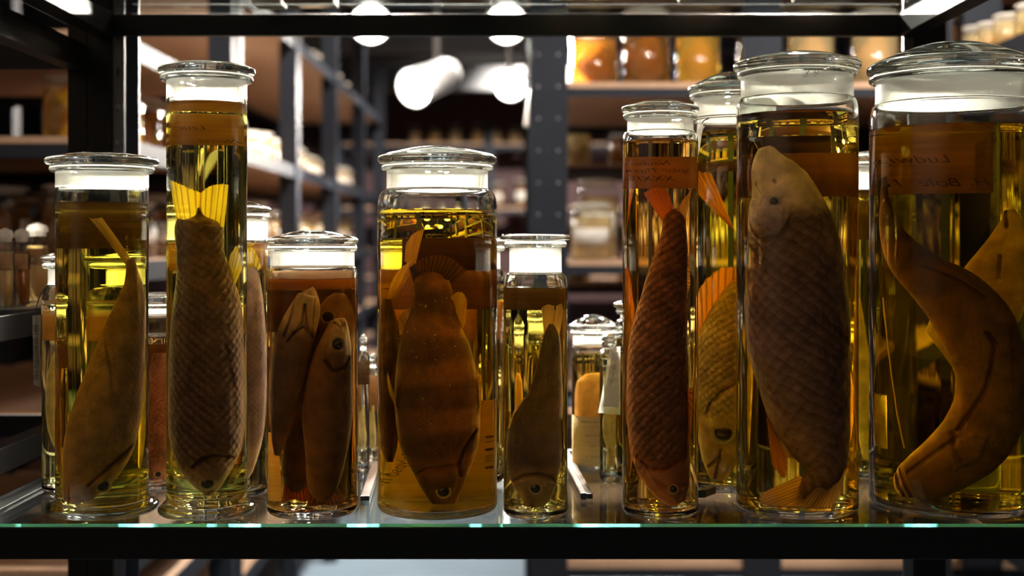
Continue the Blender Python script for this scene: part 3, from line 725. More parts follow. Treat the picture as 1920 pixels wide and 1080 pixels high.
# three fish in the brown jar
make_fish(J3, 'dark fish behind the other two in the low brown jar',
  [(636, 550, 9), (635, 560, 20), (630, 585, 34), (622, 620, 42), (602, 700, 46), (574, 800, 40), (560, 870, 31), (556, 900, 24), (554, 922, 8)],
  S_DARK, d=-.35, thick=.4, head=('start', .2), eye=(618, 590, 11), back=1,
  fins=[('tail_fin', [(534, 898), (582, 898)], [(530, 940), (550, 936), (575, 940), (596, 930)], fin_mat('rusty_fin', (.26, .10, .045), .1, 12), 0)])
make_fish(J3, 'pale-throated fish turned belly to us, head up in the low brown jar',
  [(575, 542, 9), (577, 550, 18), (572, 580, 29), (554, 627, 36), (541, 680, 37), (533, 725, 35), (526, 775, 27), (520, 820, 16), (518, 848, 7)],
  S_TENCH, d=.22, thick=.75, head=('start', .3), back=1,
  creases=[([(552, 560), (545, 590), (530, 625)], .0015, 2.5), ([(571, 570), (566, 600), (548, 622), (535, 636)], .0013, 2.2), ([(571, 570), (575, 600), (586, 628)], .0013, 2.2), ([(590, 560), (586, 600), (586, 632)], .0010, 2.2), ([(548, 622), (570, 608), (588, 632)], .0016, 2.4)],
  bulges=[([(568, 548), (594, 555), (590, 620), (570, 606), (548, 620), (556, 575)], .0010, 5)])
make_fish(J3, 'round-eyed fish head up at the front right of the low brown jar',
  [(636, 595, 8), (636, 604, 18), (631, 641, 32), (624, 681, 42), (619, 727, 47), (617, 770, 50), (615, 810, 46), (611, 855, 38), (606, 895, 31), (604, 915, 24), (603, 932, 8)],
  S_TENCH, d=.30, thick=.5, head=('start', .2), eye=(641, 641, 13), back=-1,
  creases=[([(612, 672), (626, 690), (650, 686), (662, 668)], .0016, 2.8), ([(628, 603), (640, 612), (648, 606)], .0010, 2)],
  bulges=[([(610, 660), (615, 620), (636, 598), (655, 620), (662, 665), (648, 684), (626, 688)], .0009, 6)],
  fins=[('tail_fin', [(585, 905), (632, 905)], [(572, 948), (600, 940), (630, 946), (650, 935)], F_DK, 0)])
# perch jar
make_fish(J5, 'dark barred perch hanging head down in the wide domed jar',
  [(808, 508, 6), (808, 516, 22), (808, 528, 32), (812, 545, 35), (814, 570, 38), (813, 590, 45), (812, 630, 61), (815, 670, 72), (819, 720, 80), (822, 782, 80), (826, 831, 73), (829, 886, 48), (833, 930, 24), (833, 955, 8)],
  S_PERCH, d=.25, thick=.42, scale_px=6, head=('end', .25), eye=(835, 911, 11), back=1,
  creases=[([(896, 800), (874, 830), (862, 860), (864, 880)], .0022, 3), ([(772, 884), (800, 868), (830, 866), (862, 860)], .0013, 3), ([(822, 944), (833, 935), (846, 946)], .0012, 2.4)],
  bulges=[([(800, 900), (806, 872), (850, 866), (862, 890), (845, 930), (820, 930)], .0009, 8)],
  fins=[('tail_fin', [(778, 536), (808, 526), (838, 536)], [(768, 500), (800, 480), (840, 480), (876, 506)], F_DK, 0, .001, 4, 12, 8),
        ('dorsal_fin', [(846, 570), (868, 612)], [(842, 556), (858, 545), (874, 556), (872, 600)], F_TAN, .1, .001, 2, 9, 2),
        ('pectoral_fin', [(896, 706), (896, 760)], [(898, 700), (906, 730), (900, 770)], F_TAN, .1),
        ('pelvic_fin', [(750, 775), (738, 735)], [(742, 760), (722, 720), (720, 690)], F_TAN, .1),
        ('anal_fin', [(772, 600), (758, 622)], [(770, 572), (750, 590), (748, 625)], F_TAN, .0)])
make_fish(J5, 'slim dark fish pressed against the left wall behind the perch, torn pale fins upward',
  [(724, 560, 8), (722, 600, 18), (722, 680, 27), (724, 760, 26), (727, 830, 18), (728, 865, 8)], S_DARK, d=-.2, thick=.5, back=-1,
  fins=[('tail_fin', [(722, 566), (742, 556)], [(728, 530), (752, 500), (774, 486), (777, 500)], F_TAN, .35, .002, 8, 10, 11),
        ('torn_fin', [(758, 490), (778, 500)], [(760, 460), (772, 436), (796, 421)], fin_mat('brownish_fin', (.55, .36, .16), .3, 10), .1, .001, 6, 10, 12)])
def slip(J, label, pts, d, mat=PAPERL, thick=.0004, name='paper_slip', texts=()):
    """a paper slip standing in the spirit, following the jar's curve: pts = apparent x0, x1, y0, y1, skew"""
    x0, x1, y0, y1, sk = pts; n = 20; r = J['Ri']*d; V, F = [], []
    M_ = Mag(-.8 if d > 0 else .8)
    def P(x, y, rr):
        s = max(-.97, min(.97, (x-J['cx'])*J['k']/M_/rr)); q = math.asin(s)+J['th']; return (rr*math.sin(q), rr*math.cos(q), J['H'](y))
    for rr in (r, r+thick):
        for (yy, sh) in ((y1, 0), (y0, sk)):
            for i in range(n+1): V.append(P(x0+sh+(x1-x0)*i/n, yy, rr))
    m = n+1
    for i in range(n):
        F += [(i, i+1, m+i+1, m+i), (2*m+i, 3*m+i, 3*m+i+1, 2*m+i+1), (i, 2*m+i, 2*m+i+1, i+1), (m+i, m+i+1, 3*m+i+1, 3*m+i)]
    F += [(0, m, 3*m, 2*m), (n, 2*m+n, 3*m+n, m+n)]
    o = mesh_obj(name, V, F, mat, None, loc=(J['X'], J['Y'], SZ)); tag(o, label, 'paper slip')
    for (t, size, y, x, rot) in texts:
        ang = math.degrees(math.asin(max(-.9, min(.9, (x-J['cx'])*J['k']/M_/r)))+J['th'])
        label_text(o, r-.0003, t, size, J['H'](y), ang, back=True, rot=rot)
    return o
slip(J5, 'cream paper slip with upright handwriting behind the perch in the domed jar', (738, 922, 758, 952, 0), .955,
     texts=(('3 III 8 10', .010, 858, 902, PI/2), ('Calypso Rsa', .009, 890, 756, -PI/2.6)))
slip(J3, 'pale paper slip standing at the lower left in the low brown jar', (500, 531, 816, 944, -5), .94)
make_fish(J6, 'dark fish nose down in the narrow low jar with the square stopper',
  [(1034, 606, 4), (1034, 622, 13), (1034, 645, 19), (1029, 700, 27), (1022, 750, 37), (1008, 795, 51), (1003, 835, 57), (1001, 880, 50), (1004, 915, 36), (1002, 940, 20), (998, 958, 6)],
  S_DARK, d=.2, thick=.5, scale_px=5, head=('end', .27), eye=(1003, 911, 10), back=1,
  creases=[([(958, 898), (980, 884), (1010, 880), (1036, 888), (1046, 905)], .0018, 2.6), ([(992, 948), (998, 938), (1006, 948)], .0012, 2)],
  bulges=[([(966, 900), (985, 886), (1012, 884), (1040, 898), (1010, 955), (985, 950)], .0009, 7)],
  fins=[('tail_fin', [(1020, 634), (1034, 626)], [(1015, 575), (1026, 569), (1040, 572)], F_TAN, 0, .0008, 2, 9, 3),
        ('tail_fin', [(1036, 626), (1048, 634)], [(1044, 572), (1054, 568), (1060, 578)], F_TAN, 0, .0008, 2, 9, 4),
        ('dorsal_fin', [(985, 770), (962, 800)], [(986, 738), (966, 762), (948, 800)], F_TAN, .1, .0008, 2, 9, 5),
        ('pectoral_fin', [(1050, 800), (1052, 850)], [(1058, 780), (1062, 820), (1058, 870)], F_DK, .1)])
make_fish(J7, 'rust-coloured scaly fish in the slim red-orange jar, forked tail up',
  [(1264, 392, 4), (1264, 402, 15), (1264, 412, 21), (1264, 428, 23), (1263, 450, 26), (1260, 476, 31), (1251, 524, 39), (1245, 570, 46), (1237, 615, 52), (1233, 660, 57), (1232, 720, 59), (1233, 780, 59), (1238, 840, 56), (1248, 880, 47), (1262, 915, 33), (1273, 938, 14)],
  S_RUST, d=.15, thick=.62, scale_px=12, head=('end', .18), back=-1, eye=(1268, 906, 8),
  creases=[([(1190, 850), (1215, 872), (1250, 872), (1285, 850), (1296, 830)], .0018, 3), ([(1225, 890), (1250, 905), (1290, 900)], .0008, 3)],
  bulges=[([(1195, 860), (1240, 876), (1290, 855), (1296, 900), (1270, 935), (1235, 920)], .0010, 8)],
  fins=[('tail_fin', [(1244, 418), (1264, 404)], [(1206, 362), (1226, 352), (1250, 358), (1263, 392)], fin_mat('rust_fin', (.72, .34, .18), .08, 14), 0, .001, 2, 12, 3),
        ('tail_fin', [(1266, 404), (1284, 418)], [(1268, 394), (1282, 374), (1301, 354)], F_TAN, .1, .001, 2, 8, 4),
        ('dorsal_fin', [(1284, 560), (1289, 470)], [(1290, 560), (1297, 520), (1290, 470)], F_TAN, .1),
        ('pectoral_fin', [(1282, 770), (1288, 730)], [(1290, 850), (1302, 790), (1304, 720)], F_ORG, .15)])
make_fish(J8, 'golden big-scaled carp head down behind the slim red-orange jar, dark round eye',
  [(1412, 500, 22), (1405, 530, 30), (1389, 570, 45), (1379, 610, 60), (1371, 655, 74), (1367, 700, 78), (1363, 750, 70), (1357, 800, 55), (1350, 850, 38), (1346, 885, 20), (1345, 897, 7)],
  S_GOLD, d=.15, thick=.55, scale_px=10, head=('end', .32), eye=(1352, 806, 19), back=-1,
  creases=[([(1382, 712), (1352, 728), (1327, 750), (1319, 772)], .0026, 3), ([(1328, 868), (1339, 858), (1348, 846), (1349, 838)], .0024, 2.6), ([(1340, 890), (1343, 872), (1349, 850)], .0022, 2.6)],
  bulges=[([(1382, 714), (1353, 730), (1329, 752), (1321, 770), (1327, 800), (1387, 800)], .0014, 8)],
  fins=[('dorsal_fin', [(1303, 648), (1332, 622), (1379, 592)], [(1287, 575), (1317, 530), (1349, 502), (1387, 498)], F_ORG, .1, .002, 3, 7, 3),
        ('tail_fin', [(1423, 480), (1393, 470)], [(1287, 345), (1289, 330), (1299, 318), (1332, 322)], F_ORG, -.1, .001, 3, 9, 4)])
make_fish(J9, 'large fish head up in the big jar, snout pale grey, tail folded under',
  [(1433, 278, 10), (1435, 286, 20), (1442, 314, 39), (1454, 340, 52), (1463, 361, 63), (1473, 401, 77), (1484, 454, 89), (1491, 520, 98), (1495, 580, 103), (1499, 640, 102), (1510, 700, 92), (1521, 760, 81), (1538, 815, 63), (1546, 855, 48), (1540, 885, 36), (1518, 906, 24), (1496, 922, 8)],
  S_PALE, d=.45, thick=.55, scale_px=17, head=('start', .22), eye=(1447, 379, 9), back=-1,
  creases=[([(1401, 420), (1412, 440), (1430, 449), (1458, 445), (1476, 425), (1484, 405)], .0022, 3.2), ([(1414, 347), (1418, 356), (1425, 364)], .0013, 2.4),
           ([(1450, 343), (1453, 345)], .0020, 3), ([(1455, 380), (1470, 372), (1486, 378), (1484, 400), (1466, 404), (1455, 390)], .0005, 2.8), ([(1396, 460), (1420, 472), (1440, 462), (1450, 456)], .0014, 2.5), ([(1402, 430), (1400, 520)], .001, 4)],
  bulges=[([(1404, 418), (1412, 436), (1430, 445), (1458, 441), (1474, 422), (1470, 390), (1440, 365), (1408, 380)], .0013, 9)],
  fins=[('tail_fin', [(1500, 880), (1530, 905), (1560, 890)], [(1424, 914), (1426, 936), (1470, 948), (1520, 950)], F_TAN, .2, .003, 5, 12, 5),
        ('tail_lobe', [(1556, 872), (1588, 858)], [(1500, 926), (1530, 934), (1560, 930), (1590, 890)], F_TAN, .3, .002, 4, 9, 15),
        ('pelvic_fin', [(1438, 770), (1452, 800)], [(1448, 862), (1472, 886), (1478, 850)], F_ORG, .1, .001, 3, 8, 6),
        ('anal_fin', [(1456, 800), (1486, 830)], [(1474, 846), (1488, 848), (1492, 844)], F_TAN, .1, .001, 2, 6, 6),
        ('pectoral_fin', [(1400, 440), (1404, 500)], [(1388, 460), (1383, 520), (1390, 560)], F_TAN, .2)])
make_fish(J10, 'pale yellow fish mouth up behind the bent one in the widest jar',
  [(1893, 394, 9), (1896, 425, 26), (1888, 475, 48), (1866, 530, 64), (1832, 590, 74), (1792, 630, 66), (1760, 655, 44)], S_YEL, d=-.35, thick=.4, head=('start', .3), back=1,
  creases=[([(1886, 396), (1890, 425)], .003, 3), ([(1880, 480), (1878, 520)], .0018, 3)])
make_fish(J10, 'long reddish-brown fish bent round inside the widest jar, head at its floor',
  [(1648, 350, 8), (1652, 385, 14), (1662, 430, 25), (1690, 476, 37), (1740, 520, 46), (1794, 564, 62), (1838, 622, 72), (1862, 690, 72), (1858, 756, 72), (1826, 812, 66), (1778, 855, 56), (1732, 885, 46), (1700, 903, 36), (1684, 910, 24), (1678, 913, 10)],
  S_RED, d=.25, thick=.5, scale_px=6, head=('end', .22), back=-1, nu=200,
  creases=[([(1840, 600), (1872, 640), (1850, 720), (1800, 790), (1782, 812)], .0022, 4), ([(1785, 800), (1790, 835), (1800, 850)], .0015, 4), ([(1676, 880), (1682, 905), (1700, 930)], .0022, 3), ([(1684, 872), (1694, 900), (1712, 925)], .0014, 3),
           ([(1700, 880), (1750, 840), (1790, 812)], .0010, 4), ([(1735, 500), (1790, 520), (1850, 556)], .0016, 3)],
  bulges=[([(1790, 812), (1830, 790), (1860, 800), (1840, 850), (1790, 870), (1776, 840)], .0014, 9)],
  fins=[('tail_fin', [(1640, 400), (1664, 392)], [(1628, 350), (1640, 335), (1655, 330)], F_DK, 0), ('dorsal_fin', [(1732, 505), (1790, 530), (1850, 570)], [(1722, 494), (1780, 503), (1848, 540)], F_TAN, .05, .001, 2, 10, 4)])
make_fish(B2, 'small fish nose down in the rusty jar between the footed jars',
  [(300, 660, 12), (298, 720, 28), (296, 800, 36), (296, 860, 28), (296, 890, 18), (296, 904, 6)], S_RUST, d=.3, thick=.5, head=('end', .2), eye=(297, 886, 6), back=1, nu=70, nv=40)
make_fish(B3, 'scaly fish behind the tallest jar with a yellow fin, seen along its right wall',
  [(470, 500, 12), (468, 540, 24), (464, 600, 36), (464, 700, 42), (462, 800, 36), (458, 870, 20), (456, 895, 8)], S_DARK, d=.2, thick=.6, scale_px=8, head=('end', .2), back=1, nu=70, nv=40,
  fins=[('tail_fin', [(462, 508), (482, 508)], [(460, 460), (475, 462), (492, 500)], F_YEL, 0)])
make_fish(B1, 'pale narrow fish in the wired-tag bottle behind the left end jar',
  [(125, 640, 10), (118, 680, 25), (112, 740, 30), (115, 800, 26), (130, 860, 14), (135, 890, 5)], S_YEL, d=.2, thick=.5, back=1, nu=60, nv=40)
make_fish(B6, 'orange rounded specimen in the short jar with the museum label', [(1108, 700, 14), (1110, 712, 28), (1112, 740, 34), (1112, 790, 34), (1112, 830, 26), (1112, 850, 10)],
  skin_mat('orange_flesh', (.95, .48, .14), (.80, .36, .10), .2), d=.1, thick=.7, nu=50, nv=40, name='preserved_specimen')
make_fish(B9, 'curved pale specimen in the small yellow jar behind the narrow low jar', [(975, 700, 3), (980, 680, 7), (990, 660, 6), (1002, 650, 3)], S_YEL, d=0, thick=.6, nu=40, nv=24, name='preserved_specimen')
make_fish(B10, 'brown specimen in the jar behind the red-orange jar', [(1200, 660, 12), (1205, 720, 32), (1210, 800, 36), (1215, 870, 14)], S_RUST, d=0, thick=.6, nu=40, nv=32, name='preserved_specimen')
make_fish(B11, 'pale thin fish in the jar between the two big right-hand jars', [(1600, 520, 4), (1606, 600, 14), (1612, 700, 20), (1620, 800, 14), (1624, 860, 5)], S_YEL, d=0, thick=.6, nu=60, nv=32)
make_fish(B5, 'brown fish in the jar hidden behind the perch jar', [(880, 580, 14), (876, 650, 38), (872, 740, 45), (868, 840, 30), (866, 890, 8)], S_RUST, d=0, thick=.6, nu=60, nv=32)
for Jx, cxp, nm in ((B4a, 681, 'nearest the brown jar'), (B4b, 700, 'second from the brown jar'), (B4c, 724, 'behind the left wooden strip'), (B7, 1141, 'with the plastic tag')):
    kk = Jx['k']; R_ = Jx['Ri']/kk*.7
    make_fish(Jx, 'small pale specimen in the vial or jar '+nm, [(cxp, 760, R_*.3), (cxp-R_*.3, 790, R_*.8), (cxp, 820, R_*.9), (cxp+R_*.2, 845, R_*.3)], S_YEL, d=0, thick=.6, nu=30, nv=20, name='preserved_specimen')
# fine wire at the big fish's snout
tag(tube('wire', [tuple(fishmap(J9, .45)(1421, 283)), tuple(fishmap(J9, .5)(1410, 265)), tuple(fishmap(J9, .5)(1416, 260))], .0004, plain('pale_thread', (.7, .66, .58), .5)), 'short pale bent wire above the snout in the big jar', 'wire')
tag(tube('thread', [tuple(fishmap(J10, -.3)(x, y)) for x, y in ((1652, 560), (1658, 620), (1668, 700), (1680, 780), (1694, 845))], .0005, plain('tan_thread', (.75, .50, .25), .6)), 'long tan thread hanging at the left in the widest jar', 'thread')
# specks drifting in the perch jar
rs = random.Random(4)
V, F = [], []
for i in range(46):
    x = rs.gauss(812, 38); y = rs.choice([rs.gauss(590, 22), rs.gauss(640, 25), rs.uniform(520, 800)]); c = fishmap(J5, .93-.0016*abs(x-820)-.0000*y)(x, y); r = rs.uniform(.0003, .0006)
    c = clampj(J5, c, .0015)
    b = len(V)
    V += [tuple(c+Vector(q)*r) for q in ((1, 0, 0), (-1, 0, 0), (0, 1, 0), (0, -1, 0), (0, 0, 1), (0, 0, -1))]
    F += [(b, b+2, b+4), (b+2, b+1, b+4), (b+1, b+3, b+4), (b+3, b, b+4), (b+2, b, b+5), (b+1, b+2, b+5), (b+3, b+1, b+5), (b, b+3, b+5)]
o = mesh_obj('specks', V, F, plain('white_speck', (.85, .8, .7), .5)); tag(o, 'white specks drifting in front of the perch', 'specks'); o['kind'] = 'stuff'

# wooden strips lying on the glass
def strip(label, x0, x1, y0, y1, wd, h, dx=0):
    r = thing('wooden_strip', label, 'wooden strip', (x0, y0, SZ))
    V = [(0, 0, .0002), (wd, 0, .0002), (wd+x1-x0, y1-y0, .0002), (x1-x0, y1-y0, .0002)]; V += [(a, b, h) for a, b, c in V]
    o = mesh_obj('strip', V, [(3, 2, 1, 0), (4, 5, 6, 7), (0, 1, 5, 4), (1, 2, 6, 5), (2, 3, 7, 6), (3, 0, 4, 7)], WOODSTRIP, r, smooth=False)
    md = o.modifiers.new('b', 'BEVEL'); md.width = .0006
    e = box('end_cap', (0, -.0012, .0002, wd, 0, h), plain('dark_end', (.012, .009, .008), .5), r)
    return r
strip('wooden strip on the glass, between the narrow low jar and the museum label jar', .0705, .0575, 1.315, 1.60, .006, .007)
strip('flatter wooden strip lying against the right side of the first strip', .0772, .0642, 1.319, 1.60, .006, .0055)
strip('pale wooden strip between the low brown jar and the perch jar', wx(676, 1.31), wx(705, 1.6), 1.31, 1.60, .009, .005)
strip('short end of a wooden strip behind the red-orange jar', wx(1308, 1.32), wx(1300, 1.45), 1.325, 1.345, .009, .008)

# tags
def tagcard(J, label, pts, Yt, mat, neck_y, name='hanging_tag', loops=None):
    root = thing(name, label, 'tag', (J['X'], J['Y'], SZ))
    V = [Vector((wx(x, Yt), Yt+o_, wz(y, Yt)))-root.location for o_ in (0, .0006) for (x, y) in pts]; n = len(pts)
    F = [tuple(range(n)), tuple(range(2*n-1, n-1, -1))]+[(i, i+n, (i+1) % n+n, (i+1) % n) for i in range(n)]
    card = mesh_obj('card', [tuple(v) for v in V], F, mat, root, smooth=False)
    rn = J['Rn']+.0012; ring = [(rn*math.cos(q*2*PI/36), rn*math.sin(q*2*PI/36), J['H'](neck_y)) for q in range(37)]
    tube('neck_wire', ring, .0006, plain('black_wire', (.02, .02, .02), .4), root)
    if loops: tube('loop', [tuple(Vector((wx(x, Yt), Yt+.002, wz(y, Yt)))-root.location) for x, y in loops], .0007, MATS['black_wire'], root)
    return root, card
r_, card = tagcard(B1, 'grey printed tag hanging on black wire left of the end jar', [(61, 592), (76, 590), (75, 726), (63, 722)], B1['Y']-.02, paper_mat('grey_tag', (.30, .29, .26), .3), 534, loops=cr_spline([(92, 534), (80, 545), (70, 565), (66, 585), (64, 600)], 12))
for i in range(3):
    V, F = text_mesh('Fam. Cyprinidae Inv. 1204', .0055, 0); o = mesh_obj('lettering', [(-y, 0, x) for x, y, z in V], F, INK, card, smooth=False)
    o.location = Vector((wx(66+3.4*i, B1['Y']-.0203), B1['Y']-.0204, wz(660, B1['Y']-.02)))-r_.location
tagcard(J8, 'white tag on a wire at the neck of the golden carp jar', [(1308, 232), (1319, 232), (1310, 290), (1303, 282)], J8['Y']-.045, WHITEP, 222, loops=cr_spline([(1330, 222), (1320, 226), (1312, 240), (1308, 252), (1316, 250), (1322, 236)], 14))
PL = amber_mat('clear_plastic_sleeve', (.85, .85, .82), .45)
r_, card = tagcard(B7, 'clear plastic tag with a small white paper hanging in front of the thin vials', [(1144, 650), (1163, 650), (1163, 778), (1122, 774)], B7['Y']-.015, PL, 650)
mesh_obj('paper_insert', [tuple(Vector((wx(x, B7['Y']-.0155), B7['Y']-.0157+o_, wz(y, B7['Y']-.0155)))-r_.location) for o_ in (0, .0004) for x, y in ((1148, 660), (1160, 660), (1160, 765), (1130, 762))],
         [(0, 1, 2, 3), (7, 6, 5, 4), (0, 4, 5, 1), (1, 5, 6, 2), (2, 6, 7, 3), (3, 7, 4, 0)], WHITEP, card, smooth=False)
V, F = text_mesh('Fish coll. 40311', .0045, 0); o = mesh_obj('lettering', [(-y, 0, x) for x, y, z in V], F, INK, card, smooth=False); o.rotation_euler = (0, math.radians(12), 0)
o.location = Vector((wx(1152, B7['Y']-.0158), B7['Y']-.0162, wz(700, B7['Y']-.0158)))-r_.location

exec_bg = True
# ================================================================ distant jars (prototypes in four builds)
AMB = [amber_mat('spirit_amber', (.62, .36, .10), .22), amber_mat('spirit_yellow', (.92, .66, .14), .28), amber_mat('spirit_brown', (.36, .16, .06), .5), amber_mat('spirit_pale', (.90, .76, .46), .35)]
BG_GL = pane_mat('thin_jar_glass', (.97, .98, .96)); LIDW = white_lid_mat()
def bg_jar(R, h, liq, label, cat='jar', lab=0, loc=(0, 0, 0), spec=True):
    r = thing('specimen_jar', label, cat, loc)
    zn = h*.86; zt = h-.012*h/.15
    lathe('glass_body', [(0, 0), (R*.9, 0), (R, R*.1), (R, zn*.93), (R*.97, zn*.97), (R*.84, zn), (R*.84, zt), (R*.92, zt+.001)], 28, BG_GL, r)
    lathe('preserving_spirit', [(0, .002), (R*.9, .002), (R*.955, R*.12), (R*.955, zn*.88), (0, zn*.88)], 28, liq, r)
    lathe('lid', [(0, zn+.002), (R*.78, zn+.002), (R*.80, zt+.0015), (R*.98, zt+.002), (R*1.0, zt+.006), (R*.85, zt+.010), (0, zt+.014)], 28, LIDW, r)
    if spec:
        V, F = [], []; n, m = 12, 12
        S = cr_spline([(0, .05, .05), (.1, .2, .6), (-.08, .45, .78), (.12, .68, .5), (.1, .82, .1)], n)
        for (cx, cz, hw) in S: V += [(R*(cx+hw*math.cos(2*PI*j/m)), R*hw*.5*math.sin(2*PI*j/m), cz*zn) for j in range(m)]
        for i in range(n):
            for j in range(m): F.append((i*m+j, i*m+(j+1) % m, (i+1)*m+(j+1) % m, (i+1)*m+j))
        mesh_obj('specimen', V, F, plain('pickled_flesh', (.34, .19, .08), .6), r)
    if lab: curved_paper('paper_label', R+.0006, -55, 55, h*.25, h*.55, WHITEP if lab == 1 else PAPER, r, n=10, back=False)
    return r

# ---- rack builders
def rack(label, x0, x1, y0, y1, levels, posts, bh=.035, board=True, axis='y', H=2.3, back_beam=True, bmat=None, matp=STEEL, pw=.035):
    """steel rack; posts: positions along the axis; levels: z of the board tops"""
    root = thing('shelving_rack', label, 'rack', ((x0+x1)/2, (y0+y1)/2, 0)); L = root.location.copy()
    def bx(nm, b, m): return box(nm, (b[0]-L.x, b[1]-L.y, b[2], b[3]-L.x, b[4]-L.y, b[5]), m, root)
    for z in levels:
        bx('shelf_board', (x0+(.001 if axis == 'x' else .0045), y0+.001, z-.009, x1-(.001 if axis == 'x' else .0045), y1-.001, z+.004), BOARD)
        if axis == 'y':
            for x in (x0, x1-.004): bx('beam', (x, y0, z-bh, x+.004, y1, z+.0045), matp)
            for y in (y0, y1-.004): bx('beam', (x0+.004, y, z-bh, x1-.004, y+.004, z-.0095), matp)
        else:
            for y in (y0, y1-.004): bx('beam', (x0, y, z-bh, x1, y+.004, z-.0095), matp)
    for p in posts:
        if axis == 'y':
            for x in (x0-.006, x1+.002-.0): bx('upright', (x-.002, p-pw/2, 0, x+.006, p+pw/2, H), matp)
            bx('upright', (x1-.052, p-pw/2-.001, 0, x1+.004, p-pw/2+.003, H), matp)
        else:
            for y in (y0-.006, y1+.002):
                o = bx('upright', (p-pw/2, y-.002, 0, p+pw/2, y+.006, H), matp)
    return root
# left aisle rack: near bay and three further bays share the plane x = -0.72
LX = -.72
rack('near bay of the left aisle rack with slate beams, beside our rack', -1.45, LX, 2.33, 3.29, [EYE-.72, EYE-.60, EYE-.32, EYE-.04, EYE+.19, EYE+.384, EYE+.72], [2.35, 3.27])
rack('long left aisle rack running to the far wall, boards lit orange below', -1.30, LX, 3.33, 7.2, [EYE-.90, EYE-.60, EYE-.32, EYE-.036, EYE+.25, EYE+.68], [3.36, 4.27, 5.22, 6.2, 7.15], pw=.055)
# right unit parallel to ours
rack('broad slate rack behind the right-hand jars, double uprights with bolt holes', .04, 2.2, 3.0, 4.02, [EYE-.755, EYE-.60, EYE-.335, EYE-.045, EYE+.372, EYE+.75], [.085, .585, 1.10, 1.65], axis='x', pw=.09, bh=.03)
rack('second slate rack standing behind the broad one', .06, 2.2, 4.12, 4.6, [EYE-.6, EYE-.135, EYE+.25], [.12, 1.2], axis='x', pw=.06, bh=.03)
rack('right side rack in perspective at the upper right corner', .985, 1.5, 2.0, 2.9, [EYE-.6, EYE-.2, EYE+.40], [2.02, 2.88])
rack('dark rack against the far maroon wall', -1.6, 1.6, 11.0, 11.45, [EYE-.8, EYE-.3, EYE+.30, EYE+.85], [-1.5, -.2, .2, 1.5], axis='x', pw=.08, bh=.05)
# bolt heads on the double uprights of the right unit
ur = [o for o in bpy.data.objects if o.name.startswith('shelving_rack') and 'double' in o['label']][0]
for px_ in (.062, .108):
    for k in range(9):
        b = lathe('bolt', [(0, .003), (.0025, .0025), (.0036, 0)], 10, plain('bright_bolt', (.35, .35, .37), .4, metal=.8), ur)
        b.location = Vector((px_, 2.992, EYE-.16+k*.075)) - ur.location; b.rotation_euler = (PI/2, 0, 0)

# jars on the racks
protos = {}
def fill(group, place, x0, x1, y0, y1, z, R, h, step, rows, axis, seed, kinds=(0, 1, 3), lab=1, hj=.12, order='from near end', maxn=60, words=None):
    """sets jars out in rows; every jar is a copy of a prototype of its size and spirit"""
    rn = random.Random(seed); cnt = 0; n = 0
    a0, a1 = (y0, y1) if axis == 'y' else (x0, x1); pos = a0+R; i = 0
    while pos < a1-R and cnt < maxn:
        i += 1
        for rw in range(rows):
            kd = rn.choice(kinds); hh = h*(1-rn.random()*hj*2); key = (round(R, 4), round(h, 3), kd, lab)
            other = (x1-R*1.1-.048-rw*R*2.4) if axis == 'y' else (y0+R*1.15+rw*R*2.4)
            loc = (other, pos, z+.0045) if axis == 'y' else (pos, other, z+.0045)
            lb = '%s jar %s, %s %s%s' % (['amber', 'yellow', 'brown', 'pale'][kd], place, ORD[i-1] if i <= len(ORD) else 'farthest', order, ['', ', second row', ', third row'][rw])
            if key not in protos: o = bg_jar(R, h, AMB[kd], lb, lab=lab, loc=loc); protos[key] = o; o['group'] = group
            else: o = linked_copy(protos[key], loc, lb, group)
            o.rotation_euler[2] = rn.uniform(-.5, .5)+(0 if axis != 'y' else PI/2); s = hh/h; o.scale = (1-rn.random()*.12, 1-rn.random()*.1, s); cnt += 1
        pos += step*(1+rn.random()*.35)
ORD = ['first', 'second', 'third', 'fourth', 'fifth', 'sixth', 'seventh', 'eighth', 'ninth', 'tenth', 'eleventh', 'twelfth', 'thirteenth', 'fourteenth', 'fifteenth', 'sixteenth', 'seventeenth', 'eighteenth', 'nineteenth', 'twentieth',
       'twenty-first', 'twenty-second', 'twenty-third', 'twenty-fourth', 'twenty-fifth', 'twenty-sixth', 'twenty-seventh', 'twenty-eighth', 'twenty-ninth', 'thirtieth', 'thirty-first', 'thirty-second', 'thirty-third', 'thirty-fourth', 'thirty-fifth', 'thirty-sixth', 'thirty-seventh', 'thirty-eighth']
# long left rack: white-labelled small jars on the lit shelf, others below and above
fill('small jars on the lit shelf of the left aisle rack', 'on the lit shelf of the left rack', -1.3, LX-.01, 3.40, 7.1, EYE+.25, .035, .105, .095, 2, 'y', 1, (3, 3, 1), 1)
fill('jars on the top shelf of the left aisle rack', 'on the left rack top shelf', -1.3, LX-.02, 3.9, 6.8, EYE+.68, .04, .11, .24, 1, 'y', 2, (3, 1), 1)
fill('jars on the eye-level shelf of the left aisle rack', 'on the left rack eye-level shelf', -1.3, LX-.02, 3.40, 7.0, EYE-.036, .045, .17, .16, 1, 'y', 3, (0, 1, 3), 1)
fill('jars on the near bay lower shelf', 'in the near left bay at eye level', -1.3, LX-.02, 2.38, 3.24, EYE-.04, .05, .16, .13, 2, 'y', 4, (0, 3, 2), 1)
fill('jars on the near bay middle shelf', 'on the near left bay middle shelf', -1.3, LX-.02, 2.38, 3.24, EYE+.19, .05, .15, .14, 1, 'y', 5, (0, 1), 0)
fill('jars seen end-on in the near left bay', 'across the near left bay end', -1.40, -.95, 2.36, 2.5, EYE-.04, .05, .19, .12, 1, 'x', 6, (1, 2, 0), 2, order='from left')
